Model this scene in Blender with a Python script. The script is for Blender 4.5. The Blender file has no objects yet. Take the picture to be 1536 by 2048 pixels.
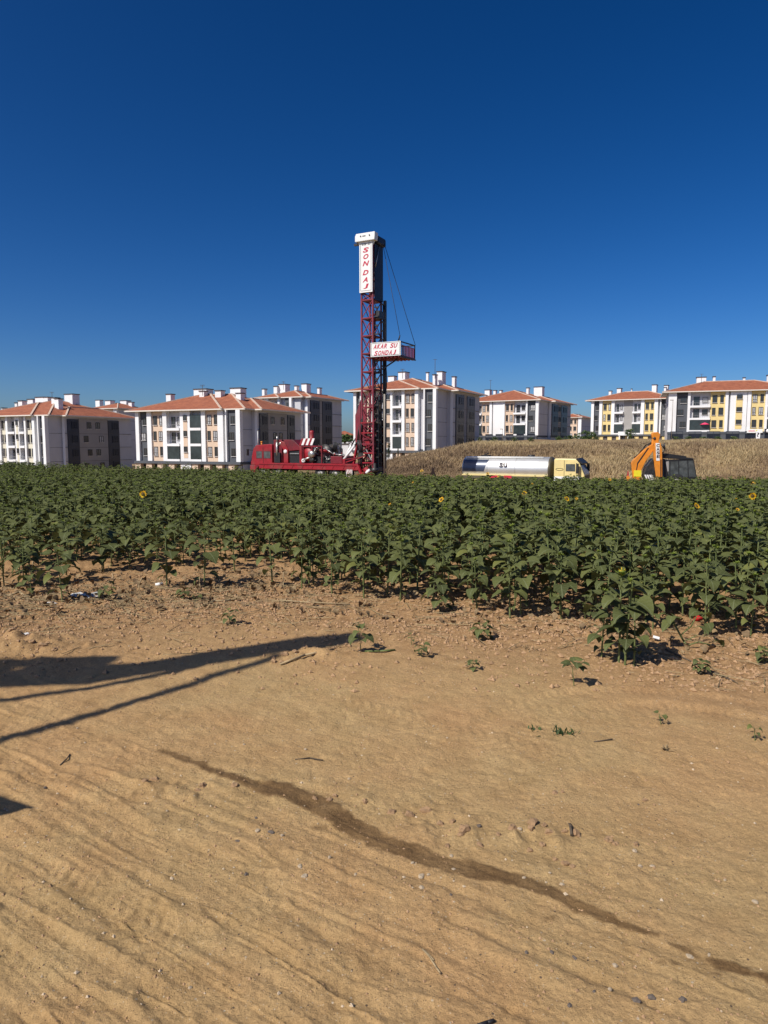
import bpy, math, random
import numpy as np
from mathutils import Vector, Matrix, Euler

# ------------------------------------------------------------------ camera, light, exposure
S = bpy.context.scene
COL = S.collection
FPX, HEYE, PITCH = 1380.0, 2.6, math.atan(138 / 1380.0)
cam_d = bpy.data.cameras.new('camera')
cam_d.sensor_fit = 'VERTICAL'; cam_d.sensor_height = 34.6; cam_d.lens = FPX / 2048 * 34.6
cam_d.clip_start = 0.1; cam_d.clip_end = 6000
cam = bpy.data.objects.new('camera', cam_d); COL.objects.link(cam)
cam.location = (0, 0, HEYE); cam.rotation_euler = (math.pi / 2 - PITCH, 0, 0)
S.camera = cam

SUN_EL, SUN_AZ = math.radians(46), math.radians(229)
SUN = Vector((math.sin(SUN_AZ) * math.cos(SUN_EL), math.cos(SUN_AZ) * math.cos(SUN_EL), math.sin(SUN_EL)))
world = bpy.data.worlds.new('World'); S.world = world; world.use_nodes = True
wn = world.node_tree
sky = wn.nodes.new('ShaderNodeTexSky'); sky.sky_type = 'NISHITA'; sky.sun_disc = False
sky.sun_elevation = SUN_EL; sky.sun_rotation = SUN_AZ
sky.altitude = 900; sky.air_density = 0.8; sky.dust_density = 2.4; sky.ozone_density = 5.0
bg = wn.nodes['Background']; bg.inputs['Strength'].default_value = 0.058
hsv = wn.nodes.new('ShaderNodeHueSaturation'); hsv.inputs['Saturation'].default_value = 1.19; hsv.inputs['Hue'].default_value = 0.503
gam = wn.nodes.new('ShaderNodeGamma'); gam.inputs['Gamma'].default_value = 1.3
wn.links.new(sky.outputs[0], gam.inputs['Color']); wn.links.new(gam.outputs[0], hsv.inputs['Color']); wn.links.new(hsv.outputs[0], bg.inputs['Color'])
sun_d = bpy.data.lights.new('sun', 'SUN'); sun_d.energy = 5.0; sun_d.angle = math.radians(0.53); sun_d.color = (1.0, 0.94, 0.85)
sun = bpy.data.objects.new('sun', sun_d); COL.objects.link(sun)
sun.location = (-30, -30, 40); sun.rotation_euler = SUN.to_track_quat('Z', 'Y').to_euler()
S.view_settings.view_transform = 'Standard'; S.view_settings.look = 'None'
S.view_settings.exposure = 0.0; S.view_settings.gamma = 1.0; S.view_settings.use_curve_mapping = False
S.render.engine = 'CYCLES'
S.cycles.max_bounces = 5; S.cycles.diffuse_bounces = 3; S.cycles.glossy_bounces = 3
S.cycles.transmission_bounces = 3; S.cycles.transparent_max_bounces = 4

# ------------------------------------------------------------------ helpers
rnd = random.Random(7)
nrg = np.random.default_rng(7)

def ss(a, b, x):
    t = np.clip((np.asarray(x, float) - a) / (b - a), 0, 1)
    return t * t * (3 - 2 * t)

def hash2(ix, iy, seed):
    h = (ix.astype(np.int64) * 374761393 + iy.astype(np.int64) * 668265263 + seed * 144665) & 0xffffffff
    h = ((h ^ (h >> 13)) * 1274126177) & 0xffffffff
    h = (h ^ (h >> 16)) & 0xffffffff
    return h / 4294967295.0

def vnoise(x, y, seed=0):
    x = np.asarray(x, float); y = np.asarray(y, float)
    ix = np.floor(x); iy = np.floor(y); fx = x - ix; fy = y - iy
    fx = fx * fx * (3 - 2 * fx); fy = fy * fy * (3 - 2 * fy)
    a = hash2(ix, iy, seed); b = hash2(ix + 1, iy, seed); c = hash2(ix, iy + 1, seed); d = hash2(ix + 1, iy + 1, seed)
    return (a * (1 - fx) + b * fx) * (1 - fy) + (c * (1 - fx) + d * fx) * fy

def fbm(x, y, seed=0, octv=4):
    s = 0; a = 0.5
    for k in range(octv):
        s = s + a * (vnoise(x * 2 ** k + 17.3 * k, y * 2 ** k - 9.1 * k, seed + k) - 0.5); a *= 0.5
    return s * 2

def ray(px, py):                       # a photo pixel as a direction from the camera
    a, b = px - 768, 1024 - py
    return (a, FPX * math.cos(PITCH) + b * math.sin(PITCH), -FPX * math.sin(PITCH) + b * math.cos(PITCH))
def G(px, py, z=0.0):                  # ... to a point of the flat ground
    d = ray(px, py); t = (z - HEYE) / d[2]; return d[0] * t, d[1] * t
def P(px, py, D):                      # ... to a point at a known distance
    d = ray(px, py); t = D / d[1]; return Vector((d[0] * t, D, HEYE + d[2] * t))

def base_h(x, y):
    """Large shape of the land: flat track, field dipping to the right, grassy bank, low ground to the left."""
    x = np.asarray(x, float); y = np.asarray(y, float)
    zf = np.interp(x, [-40, -25, -12, -5, 5, 12, 40], [0.08, 0.03, -0.42, -0.78, -1.3, -1.45, -1.45])
    z = ss(22, 58, y) * zf
    zl = np.interp(x, [-90, -60, -30, -12, 4, 14], [-5.2, -5.0, -3.8, -2.0, -1.0, -1.0])
    w = ss(66, 120, y)
    z = z * (1 - w) + zl * w
    sh = ss(85, 140, y)
    e = ss(62 , 84, y + 1.5 * np.sin(x * 0.35) + 0.10 * (x - 10)) * ss(-8 + 18 * sh, 13 + 22 * sh, x)
    top = 2.38 + 0.2 * ss(20, 60, x) + 0.14 * np.sin(x * 0.5 + 1.0) + 0.9 * ss(105, 150, y)
    z = z * (1 - e) + top * e
    far = ss(260, 900, y)
    return z * (1 - far) - 2.0 * far

class MB:
    """collects shapes and links them as ONE mesh object"""
    def __init__(s): s.v = []; s.f = []; s.m = []; s.sm = []
    def add(s, vs, fs, m=0, smooth=False):
        o = len(s.v); s.v += [tuple(p) for p in vs]
        for f in fs: s.f.append(tuple(i + o for i in f)); s.m.append(m); s.sm.append(smooth)
        return s
    def box(s, a, b, m=0):
        x0, y0, z0 = a; x1, y1, z1 = b
        if x0 > x1: x0, x1 = x1, x0
        if y0 > y1: y0, y1 = y1, y0
        if z0 > z1: z0, z1 = z1, z0
        return s.add([(x0, y0, z0), (x1, y0, z0), (x1, y1, z0), (x0, y1, z0), (x0, y0, z1), (x1, y0, z1), (x1, y1, z1), (x0, y1, z1)],
                     [(0, 3, 2, 1), (4, 5, 6, 7), (0, 1, 5, 4), (1, 2, 6, 5), (2, 3, 7, 6), (3, 0, 4, 7)], m)
    def tube(s, p0, p1, r0, r1=None, n=8, m=0, caps=True, smooth=True):
        p0 = Vector(p0); p1 = Vector(p1); r1 = r0 if r1 is None else r1
        d = (p1 - p0).normalized(); u = d.orthogonal().normalized(); w = d.cross(u)
        vs = []
        for p, r in ((p0, r0), (p1, r1)):
            for k in range(n):
                a = 2 * math.pi * k / n; vs.append(p + (u * math.cos(a) + w * math.sin(a)) * r)
        o = len(s.v)
        s.add(vs, [(k, (k + 1) % n, n + (k + 1) % n, n + k) for k in range(n)], m, smooth)
        if caps:
            s.f.append(tuple(o + k for k in reversed(range(n)))); s.m.append(m); s.sm.append(False)
            s.f.append(tuple(o + n + k for k in range(n))); s.m.append(m); s.sm.append(False)
        return s
    def path(s, pts, r, n=6, m=0):
        for a, b in zip(pts[:-1], pts[1:]): s.tube(a, b, r, r, n, m)
        return s
    def beam(s, p0, p1, w, h=None, m=0, up=(0, 0, 1)):
        h = w if h is None else h
        p0 = Vector(p0); p1 = Vector(p1); d = (p1 - p0).normalized(); up = Vector(up)
        if abs(d.dot(up)) > .98: up = Vector((0, 1, 0))
        a = d.cross(up).normalized() * w / 2; b = a.cross(d).normalized() * h / 2
        vs = [p + q for p in (p0, p1) for q in (-a - b, a - b, a + b, -a + b)]
        return s.add(vs, [(0, 1, 2, 3), (7, 6, 5, 4), (0, 4, 5, 1), (1, 5, 6, 2), (2, 6, 7, 3), (3, 7, 4, 0)], m)
    def prism(s, poly, y0, y1, m=0):             # polygon in x,z pushed along y
        n = len(poly); vs = [(p[0], y0, p[1]) for p in poly] + [(p[0], y1, p[1]) for p in poly]
        return s.add(vs, [tuple(range(n)), tuple(reversed(range(n, 2 * n)))] + [(k, n + k, n + (k + 1) % n, (k + 1) % n) for k in range(n)], m)
    def quad(s, a, b, c, d, m=0): return s.add([a, b, c, d], [(0, 1, 2, 3)], m)
    def lathe(s, prof, c, axis='z', n=16, m=0, sy=1.0):
        vs = []; cx, cy, cz = c
        for r, t in prof:
            for k in range(n):
                a = 2 * math.pi * k / n; p, q = r * math.cos(a), r * math.sin(a)
                vs.append((cx + p, cy + q, cz + t) if axis == 'z' else (cx + t, cy + p, cz + q * sy) if axis == 'x' else (cx + p, cy + t, cz + q))
        fs = [(i * n + k, i * n + (k + 1) % n, (i + 1) * n + (k + 1) % n, (i + 1) * n + k) for i in range(len(prof) - 1) for k in range(n)]
        return s.add(vs, fs, m, True)
    def mesh(s, name, mats):
        me = bpy.data.meshes.new(name); me.from_pydata(s.v, [], s.f)
        for m in (mats if isinstance(mats, (list, tuple)) else [mats]): me.materials.append(m)
        me.polygons.foreach_set('material_index', s.m); me.polygons.foreach_set('use_smooth', s.sm); me.update()
        return me
    def build(s, name, mats, parent=None, loc=None, bevel=0):
        o = link(name, s.mesh(name, mats), parent, loc)
        if bevel:
            b = o.modifiers.new('bevel', 'BEVEL'); b.width = bevel; b.segments = 2; b.limit_method = 'ANGLE'
        return o

def link(name, data, parent=None, loc=None, rot=None, scale=None):
    o = bpy.data.objects.new(name, data); COL.objects.link(o)
    if parent: o.parent = parent
    if loc is not None: o.location = loc
    if rot is not None: o.rotation_euler = rot
    if scale is not None: o.scale = (scale,) * 3 if isinstance(scale, (int, float)) else scale
    return o

def tag(o, label, cat, group=None):
    o['label'] = label; o['category'] = cat
    if group: o['group'] = group
    return o
def kind(o, k): o['kind'] = k; return o
def thing(name, label, cat, loc=(0, 0, 0), rz=0, group=None):
    return tag(link(name, None, None, loc, (0, 0, rz)), label, cat, group)

def np_mesh(name, V, F, mats, midx=None, attrs=None, smooth=False):
    me = bpy.data.meshes.new(name); V = np.asarray(V, np.float32); F = np.asarray(F, np.int32); k = F.shape[1]
    me.vertices.add(len(V)); me.vertices.foreach_set('co', V.ravel())
    me.loops.add(F.size); me.loops.foreach_set('vertex_index', F.ravel())
    me.polygons.add(len(F)); me.polygons.foreach_set('loop_start', np.arange(0, F.size, k, dtype=np.int32))
    for m in mats: me.materials.append(m)
    if midx is not None: me.polygons.foreach_set('material_index', np.asarray(midx, np.int32))
    me.polygons.foreach_set('use_smooth', np.full(len(F), smooth))
    for an, av in (attrs or {}).items():
        at = me.attributes.new(an, 'FLOAT', 'POINT'); at.data.foreach_set('value', np.asarray(av, np.float32))
    me.update(calc_edges=True)
    return me

def mat(name, col, rough=0.7, metal=0.0, var=0.12, scale=6.0, bump=0.0, spec=0.4, dirt=None, dirt_amt=0.0):
    """procedural painted / plastered / metal surface: base colour with noise wear"""
    m = bpy.data.materials.new(name); m.use_nodes = True; t = m.node_tree; b = t.nodes['Principled BSDF']
    b.inputs['Roughness'].default_value = rough; b.inputs['Metallic'].default_value = metal
    b.inputs['Specular IOR Level'].default_value = spec
    tc = t.nodes.new('ShaderNodeTexCoord'); nz = t.nodes.new('ShaderNodeTexNoise')
    nz.inputs['Scale'].default_value = scale; nz.inputs['Detail'].default_value = 5
    t.links.new(tc.outputs['Object'], nz.inputs['Vector'])
    cr = t.nodes.new('ShaderNodeValToRGB'); t.links.new(nz.outputs['Fac'], cr.inputs['Fac'])
    cr.color_ramp.elements[0].position = .3; cr.color_ramp.elements[1].position = .7
    cr.color_ramp.elements[0].color = (*[c * (1 - var) for c in col], 1); cr.color_ramp.elements[1].color = (*[min(1, c * (1 + var)) for c in col], 1)
    out = cr.outputs['Color']
    if dirt:
        n2 = t.nodes.new('ShaderNodeTexNoise'); n2.inputs['Scale'].default_value = scale * 0.35; n2.inputs['Detail'].default_value = 6
        t.links.new(tc.outputs['Object'], n2.inputs['Vector'])
        r2 = t.nodes.new('ShaderNodeMapRange'); r2.inputs[1].default_value = .5; r2.inputs[2].default_value = .75; r2.inputs[4].default_value = dirt_amt
        t.links.new(n2.outputs['Fac'], r2.inputs[0])
        mx = t.nodes.new('ShaderNodeMix'); mx.data_type = 'RGBA'; t.links.new(r2.outputs[0], mx.inputs['Factor'])
        t.links.new(out, mx.inputs['A']); mx.inputs['B'].default_value = (*dirt, 1); out = mx.outputs['Result']
    t.links.new(out, b.inputs['Base Color'])
    if bump:
        bp = t.nodes.new('ShaderNodeBump'); bp.inputs['Strength'].default_value = bump; bp.inputs['Distance'].default_value = .02
        t.links.new(nz.outputs['Fac'], bp.inputs['Height']); t.links.new(bp.outputs[0], b.inputs['Normal'])
    return m

def leaf_mat(name, cols, rough=0.55, attr='var', transl=0.0, spec=0.25, vein=False):
    m = bpy.data.materials.new(name); m.use_nodes = True; t = m.node_tree; b = t.nodes['Principled BSDF']
    b.inputs['Roughness'].default_value = rough; b.inputs['Specular IOR Level'].default_value = spec
    at = t.nodes.new('ShaderNodeAttribute'); at.attribute_name = attr
    cr = t.nodes.new('ShaderNodeValToRGB'); el = cr.color_ramp.elements
    el[0].color = (*cols[0], 1); el[-1].color = (*cols[-1], 1); el[0].position = 0; el[-1].position = 1
    for k, c in enumerate(cols[1:-1]):
        e = el.new((k + 1) / (len(cols) - 1)); e.color = (*c, 1)
    t.links.new(at.outputs['Fac'], cr.inputs['Fac'])
    tc = t.nodes.new('ShaderNodeTexCoord'); nz = t.nodes.new('ShaderNodeTexNoise'); nz.inputs['Scale'].default_value = 30; nz.inputs['Detail'].default_value = 3
    t.links.new(tc.outputs['Object'], nz.inputs['Vector'])
    mr = t.nodes.new('ShaderNodeMapRange'); mr.inputs[1].default_value = .3; mr.inputs[2].default_value = .7; mr.inputs[3].default_value = .75; mr.inputs[4].default_value = 1.25
    t.links.new(nz.outputs['Fac'], mr.inputs[0])
    mx = t.nodes.new('ShaderNodeMix'); mx.data_type = 'RGBA'; mx.blend_type = 'MULTIPLY'; mx.inputs['Factor'].default_value = 1
    t.links.new(cr.outputs[0], mx.inputs['A']); t.links.new(mr.outputs[0], mx.inputs['B'])
    t.links.new(mx.outputs['Result'], b.inputs['Base Color'])
    if vein:
        sx = t.nodes.new('ShaderNodeSeparateXYZ'); t.links.new(tc.outputs['Object'], sx.inputs[0])
        ab = t.nodes.new('ShaderNodeMath'); ab.operation = 'ABSOLUTE'; t.links.new(sx.outputs['Y'], ab.inputs[0])
        # side veins leave the midrib obliquely
        dg = t.nodes.new('ShaderNodeMath'); dg.operation = 'MULTIPLY_ADD'; t.links.new(ab.outputs[0], dg.inputs[0]); dg.inputs[1].default_value = -.9; t.links.new(sx.outputs['X'], dg.inputs[2])
        pp = t.nodes.new('ShaderNodeMath'); pp.operation = 'PINGPONG'; t.links.new(dg.outputs[0], pp.inputs[0]); pp.inputs[1].default_value = .11
        r1 = t.nodes.new('ShaderNodeMapRange'); r1.inputs[1].default_value = .012; r1.inputs[2].default_value = .03; r1.inputs[3].default_value = 1; r1.inputs[4].default_value = 0; t.links.new(ab.outputs[0], r1.inputs[0])
        r2 = t.nodes.new('ShaderNodeMapRange'); r2.inputs[1].default_value = .004; r2.inputs[2].default_value = .016; r2.inputs[3].default_value = .5; r2.inputs[4].default_value = 0; t.links.new(pp.outputs[0], r2.inputs[0])
        m1 = t.nodes.new('ShaderNodeMath'); m1.operation = 'MAXIMUM'; t.links.new(r1.outputs[0], m1.inputs[0]); t.links.new(r2.outputs[0], m1.inputs[1])
        mv = t.nodes.new('ShaderNodeMix'); mv.data_type = 'RGBA'; t.links.new(m1.outputs[0], mv.inputs['Factor']); t.links.new(mx.outputs['Result'], mv.inputs['A']); mv.inputs['B'].default_value = (.15, .17, .085, 1)
        mx = mv; t.links.new(mx.outputs['Result'], b.inputs['Base Color'])
    if transl:
        tr = t.nodes.new('ShaderNodeBsdfTranslucent'); ad = t.nodes.new('ShaderNodeMixShader'); ad.inputs[0].default_value = transl
        t.links.new(mx.outputs['Result'], tr.inputs['Color'])
        t.links.new(b.outputs[0], ad.inputs[1]); t.links.new(tr.outputs[0], ad.inputs[2])
        t.links.new(ad.outputs[0], t.nodes['Material Output'].inputs['Surface'])
    return m

M = {}
GLY = {}
def glyph(ch, w, h, mt, parent, loc, shear=0.0, bold=.02, depth=.006):
    """one raised character filling a box w by h, standing upright and facing -Y"""
    key = (ch, w, h, mt.name, shear, bold, depth)
    if key not in GLY:
        cu = bpy.data.curves.new('lettering', 'FONT'); cu.body = ch; cu.size = 1.0; cu.offset = bold; cu.resolution_u = 4
        o = bpy.data.objects.new('glyph', cu); COL.objects.link(o)
        me = bpy.data.meshes.new_from_object(o.evaluated_get(bpy.context.evaluated_depsgraph_get())); bpy.data.objects.remove(o)
        a = np.array([v.co[:2] for v in me.vertices]); lo, hi = a.min(0), a.max(0)
        F = [tuple(p.vertices) for p in me.polygons]; n = len(a); bpy.data.meshes.remove(me)
        a = (a - (lo + hi) / 2) / (hi - lo) * [w, h]; a[:, 0] += shear * a[:, 1]
        from collections import Counter
        c = Counter(tuple(sorted(e)) for f in F for e in zip(f, f[1:] + f[:1])); S_ = [e for f in F for e in zip(f, f[1:] + f[:1]) if c[tuple(sorted(e))] == 1]
        V = [(p[0], -depth, p[1]) for p in a] + [(p[0], depth, p[1]) for p in a]
        fs = F + [tuple(i + n for i in reversed(f)) for f in F] + [(q, p, p + n, q + n) for p, q in S_]
        GLY[key] = MB().add(V, fs).mesh('letter', mt)
    return link('letter', GLY[key], parent, loc)
M['white'] = mat('white_render', (.80, .80, .80), .85, var=.04, scale=.6, dirt=(.5, .48, .44), dirt_amt=.25)
M['light_grey'] = mat('light_grey_render', (.53, .53, .55), .85, var=.05, scale=.5)
M['anthracite'] = mat('anthracite_render', (.085, .092, .105), .8, var=.08, scale=.8)
M['navy'] = mat('navy_panel', (.022, .027, .045), .35, var=.2, scale=.7)
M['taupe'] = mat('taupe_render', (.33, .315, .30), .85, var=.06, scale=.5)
M['beige'] = mat('beige_panel', (.66, .50, .37), .85, var=.05, scale=.8)
M['cream'] = mat('cream_panel', (.70, .66, .52), .85, var=.05, scale=.8)
M['yellow'] = mat('yellow_panel', (.74, .58, .26), .85, var=.05, scale=.8)
M['frame'] = mat('brown_window_frame', (.05, .042, .038), .5, var=.1)
M['sill'] = mat('pale_window_sill', (.6, .59, .57), .7, var=.05)
M['glass'] = mat('window_glass', (.03, .035, .04), .12, var=.5, scale=.9, spec=.7)
M['dark_glass'] = mat('dark_tinted_glass', (.018, .022, .032), .35, var=.4, scale=.8, spec=.25)
M['curtain'] = mat('curtained_glass', (.42, .42, .42), .4, var=.35, scale=4, spec=.5)
M['balcony_glass'] = mat('dark_balcony_glass', (.03, .042, .045), .15, var=.35, scale=.7, spec=.6)
M['railing'] = mat('grey_balcony_railing', (.28, .28, .29), .5, var=.05)
M['cap'] = mat('dark_chimney_cap', (.07, .065, .065), .7, var=.1)
M['fascia'] = mat('pale_fascia', (.72, .66, .58), .7, var=.05)
M['ridge'] = mat('mortared_ridge', (.58, .44, .34), .85, var=.15, scale=2)
M['red'] = mat('red_machine_paint', (.28, .012, .02), .45, var=.18, scale=3, dirt=(.16, .09, .07), dirt_amt=.7)
M['red_mast'] = mat('dark_red_mast_paint', (.20, .022, .036), .5, var=.2, scale=3, dirt=(.10, .06, .06), dirt_amt=.5)
M['maroon'] = mat('maroon_machine_paint', (.16, .012, .02), .5, var=.2, scale=3, dirt=(.05, .03, .03), dirt_amt=.6)  # darker red for some of the rig's parts
M['black'] = mat('black_machine_parts', (.018, .018, .02), .5, var=.3, scale=5)
M['dark_steel'] = mat('oily_dark_steel', (.055, .052, .05), .45, .5, var=.4, scale=6, dirt=(.14, .09, .06), dirt_amt=.6)
M['steel'] = mat('bare_steel', (.50, .49, .46), .35, .7, var=.2, scale=5, dirt=(.22, .16, .11), dirt_amt=.5)
M['signwhite'] = mat('white_sign_paint', (.80, .80, .77), .5, var=.03, scale=2)
M['signred'] = mat('red_sign_lettering', (.52, .02, .055), .5, var=.05)
M['signdark'] = mat('dark_sign_lettering', (.06, .05, .06), .5, var=.05)
M['shaded_navy_steel'] = mat('shade_dark_blue_plate', (.014, .018, .035), .5, var=.3, scale=2)  # near black blue stands for shade on the mast's flank and back
M['pole'] = mat('pale_grey_pole', (.30, .27, .23), .6, var=.15, scale=2)
M['tank'] = mat('polished_tank_metal', (.64, .64, .62), .44, .68, var=.05, scale=1.2)
M['tank_shade_trim'] = mat('shaded_tank_end_and_trim', (.10, .085, .055), .5, .2, var=.2, scale=2)  # dark tone puts shade on the tank's front head; also dark trim
M['tank_panel'] = mat('dark_blue_grey_panel', (.055, .07, .11), .3, .2, var=.1, scale=2)
M['truck_yellow'] = mat('pale_yellow_truck_paint', (.76, .62, .27), .4, var=.06, scale=3, dirt=(.5, .42, .28), dirt_amt=.4)
M['tyre'] = mat('black_tyre_rubber', (.02, .02, .021), .85, var=.2)
M['rim'] = mat('grey_wheel_rim', (.35, .34, .32), .5, .4, var=.2)
M['orange'] = mat('orange_machine_paint', (.72, .25, .025), .42, var=.12, scale=3, dirt=(.35, .17, .06), dirt_amt=.4)
M['lime'] = mat('yellow_warning_plate', (.78, .68, .03), .5, var=.05)
M['cab_glass'] = mat('dusty_cab_glass', (.07, .078, .078), .22, var=.4, scale=3, spec=.6)
M['grey_plastic'] = mat('grey_fender_plastic', (.42, .40, .36), .6, var=.1)
M['cable'] = mat('dark_cable', (.03, .03, .032), .6, var=.1)
M['bark'] = mat('grey_brown_bark', (.10, .075, .05), .9, var=.3, scale=4, bump=.4)
M['tree_leaf'] = leaf_mat('tree_foliage', [(.022, .045, .012), (.05, .085, .022), (.10, .13, .035)])
M['conifer_leaf'] = leaf_mat('conifer_foliage', [(.012, .028, .014), (.024, .045, .022)])
M['sun_leaf'] = leaf_mat('sunflower_leaf', [(.056, .066, .024), (.092, .106, .036), (.122, .136, .044), (.18, .185, .046)], .65, transl=.14, spec=.14, vein=True)
M['sun_stem'] = leaf_mat('sunflower_stem', [(.12, .15, .05), (.17, .19, .075)], .6)
M['bud'] = leaf_mat('sunflower_bud', [(.14, .20, .03), (.24, .28, .04)], .5, transl=.15)
M['petal'] = leaf_mat('sunflower_petal', [(.80, .34, .01), (.85, .55, .02)], .5, transl=.25)
M['disc'] = mat('brown_flower_disc', (.10, .05, .015), .8, var=.3, scale=60)
M['dry_leaf'] = leaf_mat('dry_brown_leaf', [(.14, .09, .05), (.27, .19, .10)], .8)
M['grass'] = leaf_mat('dry_grass_blades', [(.19, .13, .08), (.31, .22, .13), (.46, .35, .19), (.52, .41, .22)], .8, transl=.15)
M['straw'] = leaf_mat('straw_stalks', [(.17, .12, .065), (.30, .23, .12)], .85)
M['weed'] = leaf_mat('weed_leaf', [(.025, .05, .015), (.06, .10, .03)], .6, transl=.1)
M['clod'] = mat('dry_earth_clod', (.36, .225, .12), .95, var=.25, scale=20, bump=.5)
M['stone'] = mat('pale_limestone', (.47, .37, .25), .9, var=.3, scale=9, bump=.5)
M['dark_stone'] = mat('dark_grey_stone', (.13, .105, .085), .8, var=.25, scale=25, bump=.3)
M['drystalk'] = mat('dry_stalk_bark', (.36, .27, .15), .85, var=.25, scale=9)
M['plastic'] = mat('silver_plastic_film', (.50, .50, .48), .7, 0.0, var=.2, scale=12)
M['paper'] = mat('white_paper', (.80, .79, .76), .7, var=.04)
M['redcloth'] = mat('red_cloth', (.45, .01, .012), .8, var=.15, scale=25)
M['pink'] = mat('pink_parasol_cloth', (.75, .05, .14), .8, var=.1)
M['orange_boom'] = mat('worn_yellow_boom_paint', (.55, .33, .05), .5, var=.15)

def roof_material():
    m = bpy.data.materials.new('red_roof_tiles'); m.use_nodes = True; t = m.node_tree; b = t.nodes['Principled BSDF']
    b.inputs['Roughness'].default_value = .85
    tc = t.nodes.new('ShaderNodeTexCoord')
    nz = t.nodes.new('ShaderNodeTexNoise'); nz.inputs['Scale'].default_value = .9; nz.inputs['Detail'].default_value = 8; nz.inputs['Roughness'].default_value = .7
    t.links.new(tc.outputs['Object'], nz.inputs['Vector'])
    cr = t.nodes.new('ShaderNodeValToRGB'); e = cr.color_ramp.elements
    e[0].position = .32; e[0].color = (.25, .074, .036, 1); e[1].position = .68; e[1].color = (.45, .152, .072, 1)
    t.links.new(nz.outputs['Fac'], cr.inputs['Fac'])
    wv = t.nodes.new('ShaderNodeTexWave'); wv.wave_type = 'BANDS'; wv.bands_direction = 'Z'; wv.inputs['Scale'].default_value = 2.6; wv.inputs['Distortion'].default_value = .4
    t.links.new(tc.outputs['Object'], wv.inputs['Vector'])
    mx = t.nodes.new('ShaderNodeMix'); mx.data_type = 'RGBA'; mx.blend_type = 'MULTIPLY'; mx.inputs['Factor'].default_value = .25
    t.links.new(cr.outputs[0], mx.inputs['A']); t.links.new(wv.outputs['Color'], mx.inputs['B'])
    t.links.new(mx.outputs['Result'], b.inputs['Base Color'])
    bp = t.nodes.new('ShaderNodeBump'); bp.inputs['Strength'].default_value = .4; bp.inputs['Distance'].default_value = .05
    t.links.new(wv.outputs['Fac'], bp.inputs['Height']); t.links.new(bp.outputs[0], b.inputs['Normal'])
    return m
M['roof'] = roof_material()

# ------------------------------------------------------------------ the ground, one sheet out to the horizon
EDGE_X = [-14, -6.6, -2.5, -0.07, 0.9, 2.2, 3.0, 3.6, 4.6, 6.5, 12]
EDGE_Y = [11.0, 10.5, 11.6, 11.0, 10.6, 10.2, 9.7, 9.2, 8.7, 8.4, 8.0]
def field_edge(x): return np.interp(x, EDGE_X, EDGE_Y)

def polyline_dist(x, y, pts, ws):
    """distance to a polyline and the half-width of the polyline there"""
    best = np.full(x.shape, 1e9); wid = np.zeros(x.shape)
    for (a, b, w0, w1) in zip(pts[:-1], pts[1:], ws[:-1], ws[1:]):
        dx, dy = b[0] - a[0], b[1] - a[1]; L = dx * dx + dy * dy + 1e-9
        t = np.clip(((x - a[0]) * dx + (y - a[1]) * dy) / L, 0, 1)
        w = w0 + (w1 - w0) * t
        d = np.hypot(x - a[0] - t * dx, y - a[1] - t * dy) - w
        k = d < best; best = np.where(k, d, best); wid = np.where(k, w, wid)
    return best, wid

TRAIL = [(318, 1500, 2), (345, 1508, 7), (400, 1531, 9), (480, 1561, 13), (560, 1578, 27), (620, 1600, 26), (700, 1648, 30), (780, 1690, 27), (870, 1722, 30),
         (950, 1742, 30), (1040, 1762, 20), (1130, 1800, 24), (1200, 1832, 16), (1262, 1857, 11), (1315, 1873, 4)]
TRAIL2 = [(1345, 1890, 5), (1372, 1901, 15), (1398, 1913, 4)]
TRAIL3 = [(1418, 1920, 8), (1440, 1930, 16), (1490, 1944, 14), (1505, 1950, 5), (1530, 1956, 15), (1600, 1985, 18)]
SPOTS = [(1325, 1926, 5), (1350, 1928, 6), (1435, 1950, 7), (1480, 1982, 7), (640, 1652, 9), (1100, 1837, 7)]

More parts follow.
